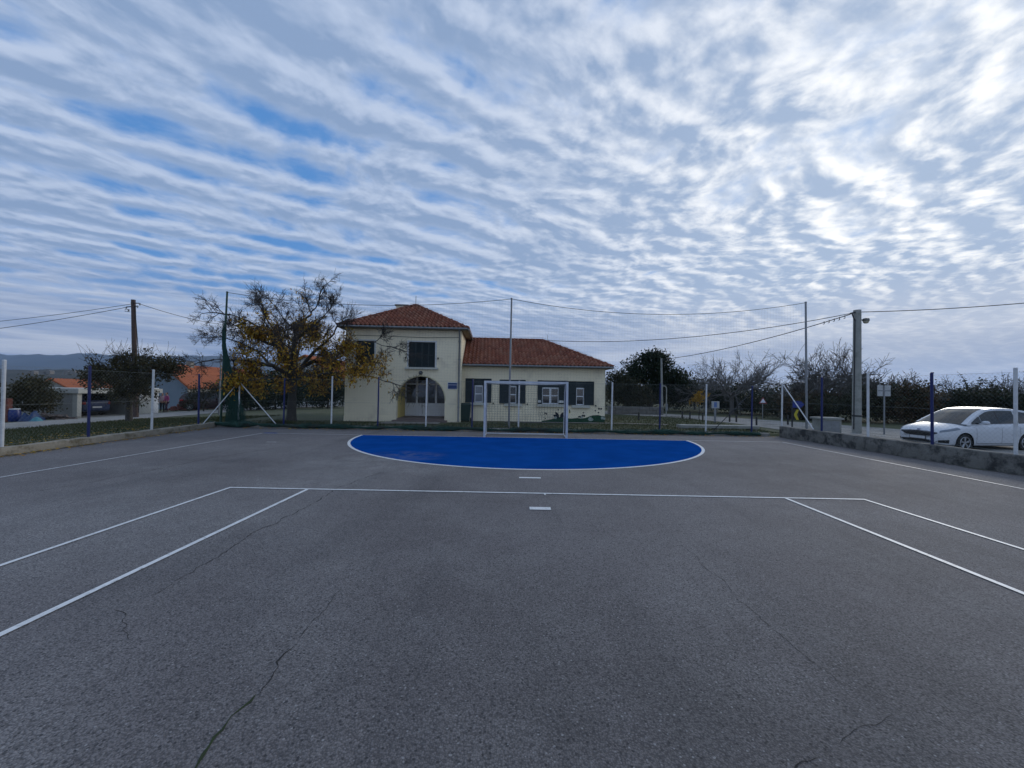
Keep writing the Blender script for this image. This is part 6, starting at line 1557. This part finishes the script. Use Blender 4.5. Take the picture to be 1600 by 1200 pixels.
# concrete cabinet
b_ = base_at(1292, 674, -.15, 18.9); zt = hz(1292, 18.9, 652)-b_.z; w = .43
cab = empty('concrete_cabinet', b_, R(-8), 'squat pale concrete cabinet with an overhanging lid behind the low wall', 'cabinet'); mb = MB(); mb.box(-w, w, -.3, .35, -.2, zt-.08); mb.build('body', M_cpole, cab); mb = MB(); mb.box(-w-.07, w+.07, -.37, .42, zt-.08, zt); mb.build('lid', M_cpole, cab); mb = MB(); mb.box(-w+.08, -.01, -.312, -.30, .05, zt-.16); mb.box(.01, w-.08, -.312, -.30, .05, zt-.16); mb.build('door', M_galv, cab)
# low concrete slab seat beyond the net
p1, p2 = at(1060, 670, 19.3), at(1182, 673, 19.3); sl_ = empty('concrete_slab', ((p1.x+p2.x)/2, 19.3, H((p1.x+p2.x)/2, 19.3)), R(1), 'long low concrete slab lying in the grass beyond the net', 'slab'); hw_ = (p2.x-p1.x)/2; mb = MB(); mb.box(-hw_, hw_, -.25, .3, .08, .20); mb.build('top', M_cpole, sl_)
for s in (-1, 0, 1): mb = MB(); mb.box(s*(hw_-.2)-.15, s*(hw_-.2)+.15, -.22, .27, -.1, .08); mb.build('support', M_conc, sl_)
# bollards along the road edge
M_boll = mat('dark_bollard', (.03, .028, .026), .8, scale=8); first = None
bl = [(998, 657, 'dark wooden bollard nearest the school on the lawn'), (1066, 654.5, 'dark bollard left of the little yellow tree'), (1078, 655.5, 'dark bollard close left of the yellow sapling'), (1098, 657, 'dark bollard right of the yellow sapling'), (1140, 659.5, 'dark bollard right of the notice board'), (1150.5, 660, 'dark bollard between notice board and blue fence post'), (1182, 665, 'dark bollard right of the last blue post'), (1231, 664, 'dark bollard beside the arrow sign')]
for px, py, lab in bl:
    b_ = base_at(px, py, 0)
    if first is None:
        mb = MB(); mb.lathe([(.05, -.1), (.052, .40), (.045, .47), (.02, .50), (0, .50)], (0, 0, 0), 10); first = mb.build('bollard', M_boll, None, 50); o = first
    else: o = first.copy(); C.objects.link(o)
    o.location = b_; o.scale = (1, 1, 1.05 if px < 1200 else 1.2); tag(o, lab, 'bollard', 'dark bollards along the lawn edge')
# stone wall behind the lawn
pA, pB = at(950, 650, 33), at(1035, 650, 33); mb = MB(); rr = random.Random(8)
for k in range(16):
    for l in range(3): mb.box(pA.x+(pB.x-pA.x)*k/16+.01, pA.x+(pB.x-pA.x)*(k+1)/16-.005, 32.8+rr.uniform(-.03, .03), 33.2, H(pA.x, 33)-.1+l*.25, H(pA.x, 33)+.13+l*.25+rr.uniform(-.01, .01))
tag(mb.build('stone_wall', mat('dry_stone', (.12, .115, .10), .95, scale=3, col2=(.20, .19, .17))), 'low dry stone wall under the evergreen oak', 'wall')
# ---- far plain and mountains
def ridge(name, pxs, Y, prof, depth, m, label, zb=-12):
    V = []; n = len(pxs)
    for i, px in enumerate(pxs):
        q = at(px, 600, Y); zt = at(px, prof(px), Y).z
        V += [(q.x, Y-depth, zb), (q.x, Y-depth*.45, zb+(zt-zb)*.55), (q.x, Y, zt), (q.x*1.05, Y+depth, zb)]
    return tag(np_mesh(name, V, [(i*4+j, (i+1)*4+j, (i+1)*4+j+1, i*4+j+1) for i in range(n-1) for j in range(3)], m), label, kind='structure')
M_plain = mat('wooded_plain', (.022, .026, .016), .95, scale=.03, col2=(.045, .040, .026), coords='Object', stain=((.09, .08, .06), .06, .6, .7)); M_mtn = mat('bare_limestone', (.05, .06, .06), .95, scale=.0012, col2=(.09, .095, .09))
rr = random.Random(2); ph = [rr.uniform(0, 6) for _ in range(8)]
ridge('hills', [-900+12*k for k in range(150)], 900, lambda x: 577.5+.016*(x-60)+.9*math.sin(x*.06+ph[0])+.5*math.sin(x*.17+ph[1]) if x < 500 else 590+.02*(x-500), 320, M_plain, 'dark wooded plain far to the left')
ridge('hills', [-1200+10*k for k in range(190)], 5000, lambda x: (552.5+.012*x+1.5*math.sin(x*.03+ph[2])+1.1*math.sin(x*.08+ph[3])+.6*math.sin(x*.21+ph[4])) if x < 350 else 556+(x-350)*.10, 1600, M_mtn, 'long blue mountain range on the left horizon', zb=-40)
# pale buildings scattered on the plain
M_far = mat('far_house_walls', (.24, .22, .20), .9)
for k, (px, py) in enumerate([(52, 581), (70, 582), (77, 580.5), (107, 581.5), (125, 583.5), (116, 580.5)]):
    q = at(px, py, 610); mb = MB(); w = rr.uniform(3, 6); mb.box(-w, w, -3, 3, -4, .6); mb.prism([(-w-.3, .6), (w+.3, .6), (w*.6, 1.6), (-w*.6, 1.6)], -3.2, 3.2); o = mb.build('far_house', M_far); o.location = q; tag(o, ['pale house far out on the dark plain', 'wide pale house second along the plain', 'pale house third along the plain', 'pale house fourth along the plain', 'pale house nearest the blue post', 'small pale house above the garage roof'][k], 'house', 'far houses on the plain')

# ---- the air: a closed box of thin even haze round everything
hb = MB(); hb.box(-13000, 9000, -300, 8200, -60, 450); hz_o = hb.build('haze', None) if False else None
me = bpy.data.meshes.new('haze'); me.from_pydata(hb.v, [], hb.f); m_ = bpy.data.materials.new('air'); m_.use_nodes = True; nt = m_.node_tree; nt.nodes.clear()
ou = nt.nodes.new('ShaderNodeOutputMaterial'); pv = nt.nodes.new('ShaderNodeVolumePrincipled'); pv.inputs['Color'].default_value = (.50, .70, 1.0, 1); pv.inputs['Density'].default_value = 7.5e-5; pv.inputs['Anisotropy'].default_value = .2
nt.links.new(pv.outputs[0], ou.inputs['Volume']); me.materials.append(m_); tag(link('haze', me), 'thin blue haze filling the air', kind='stuff')
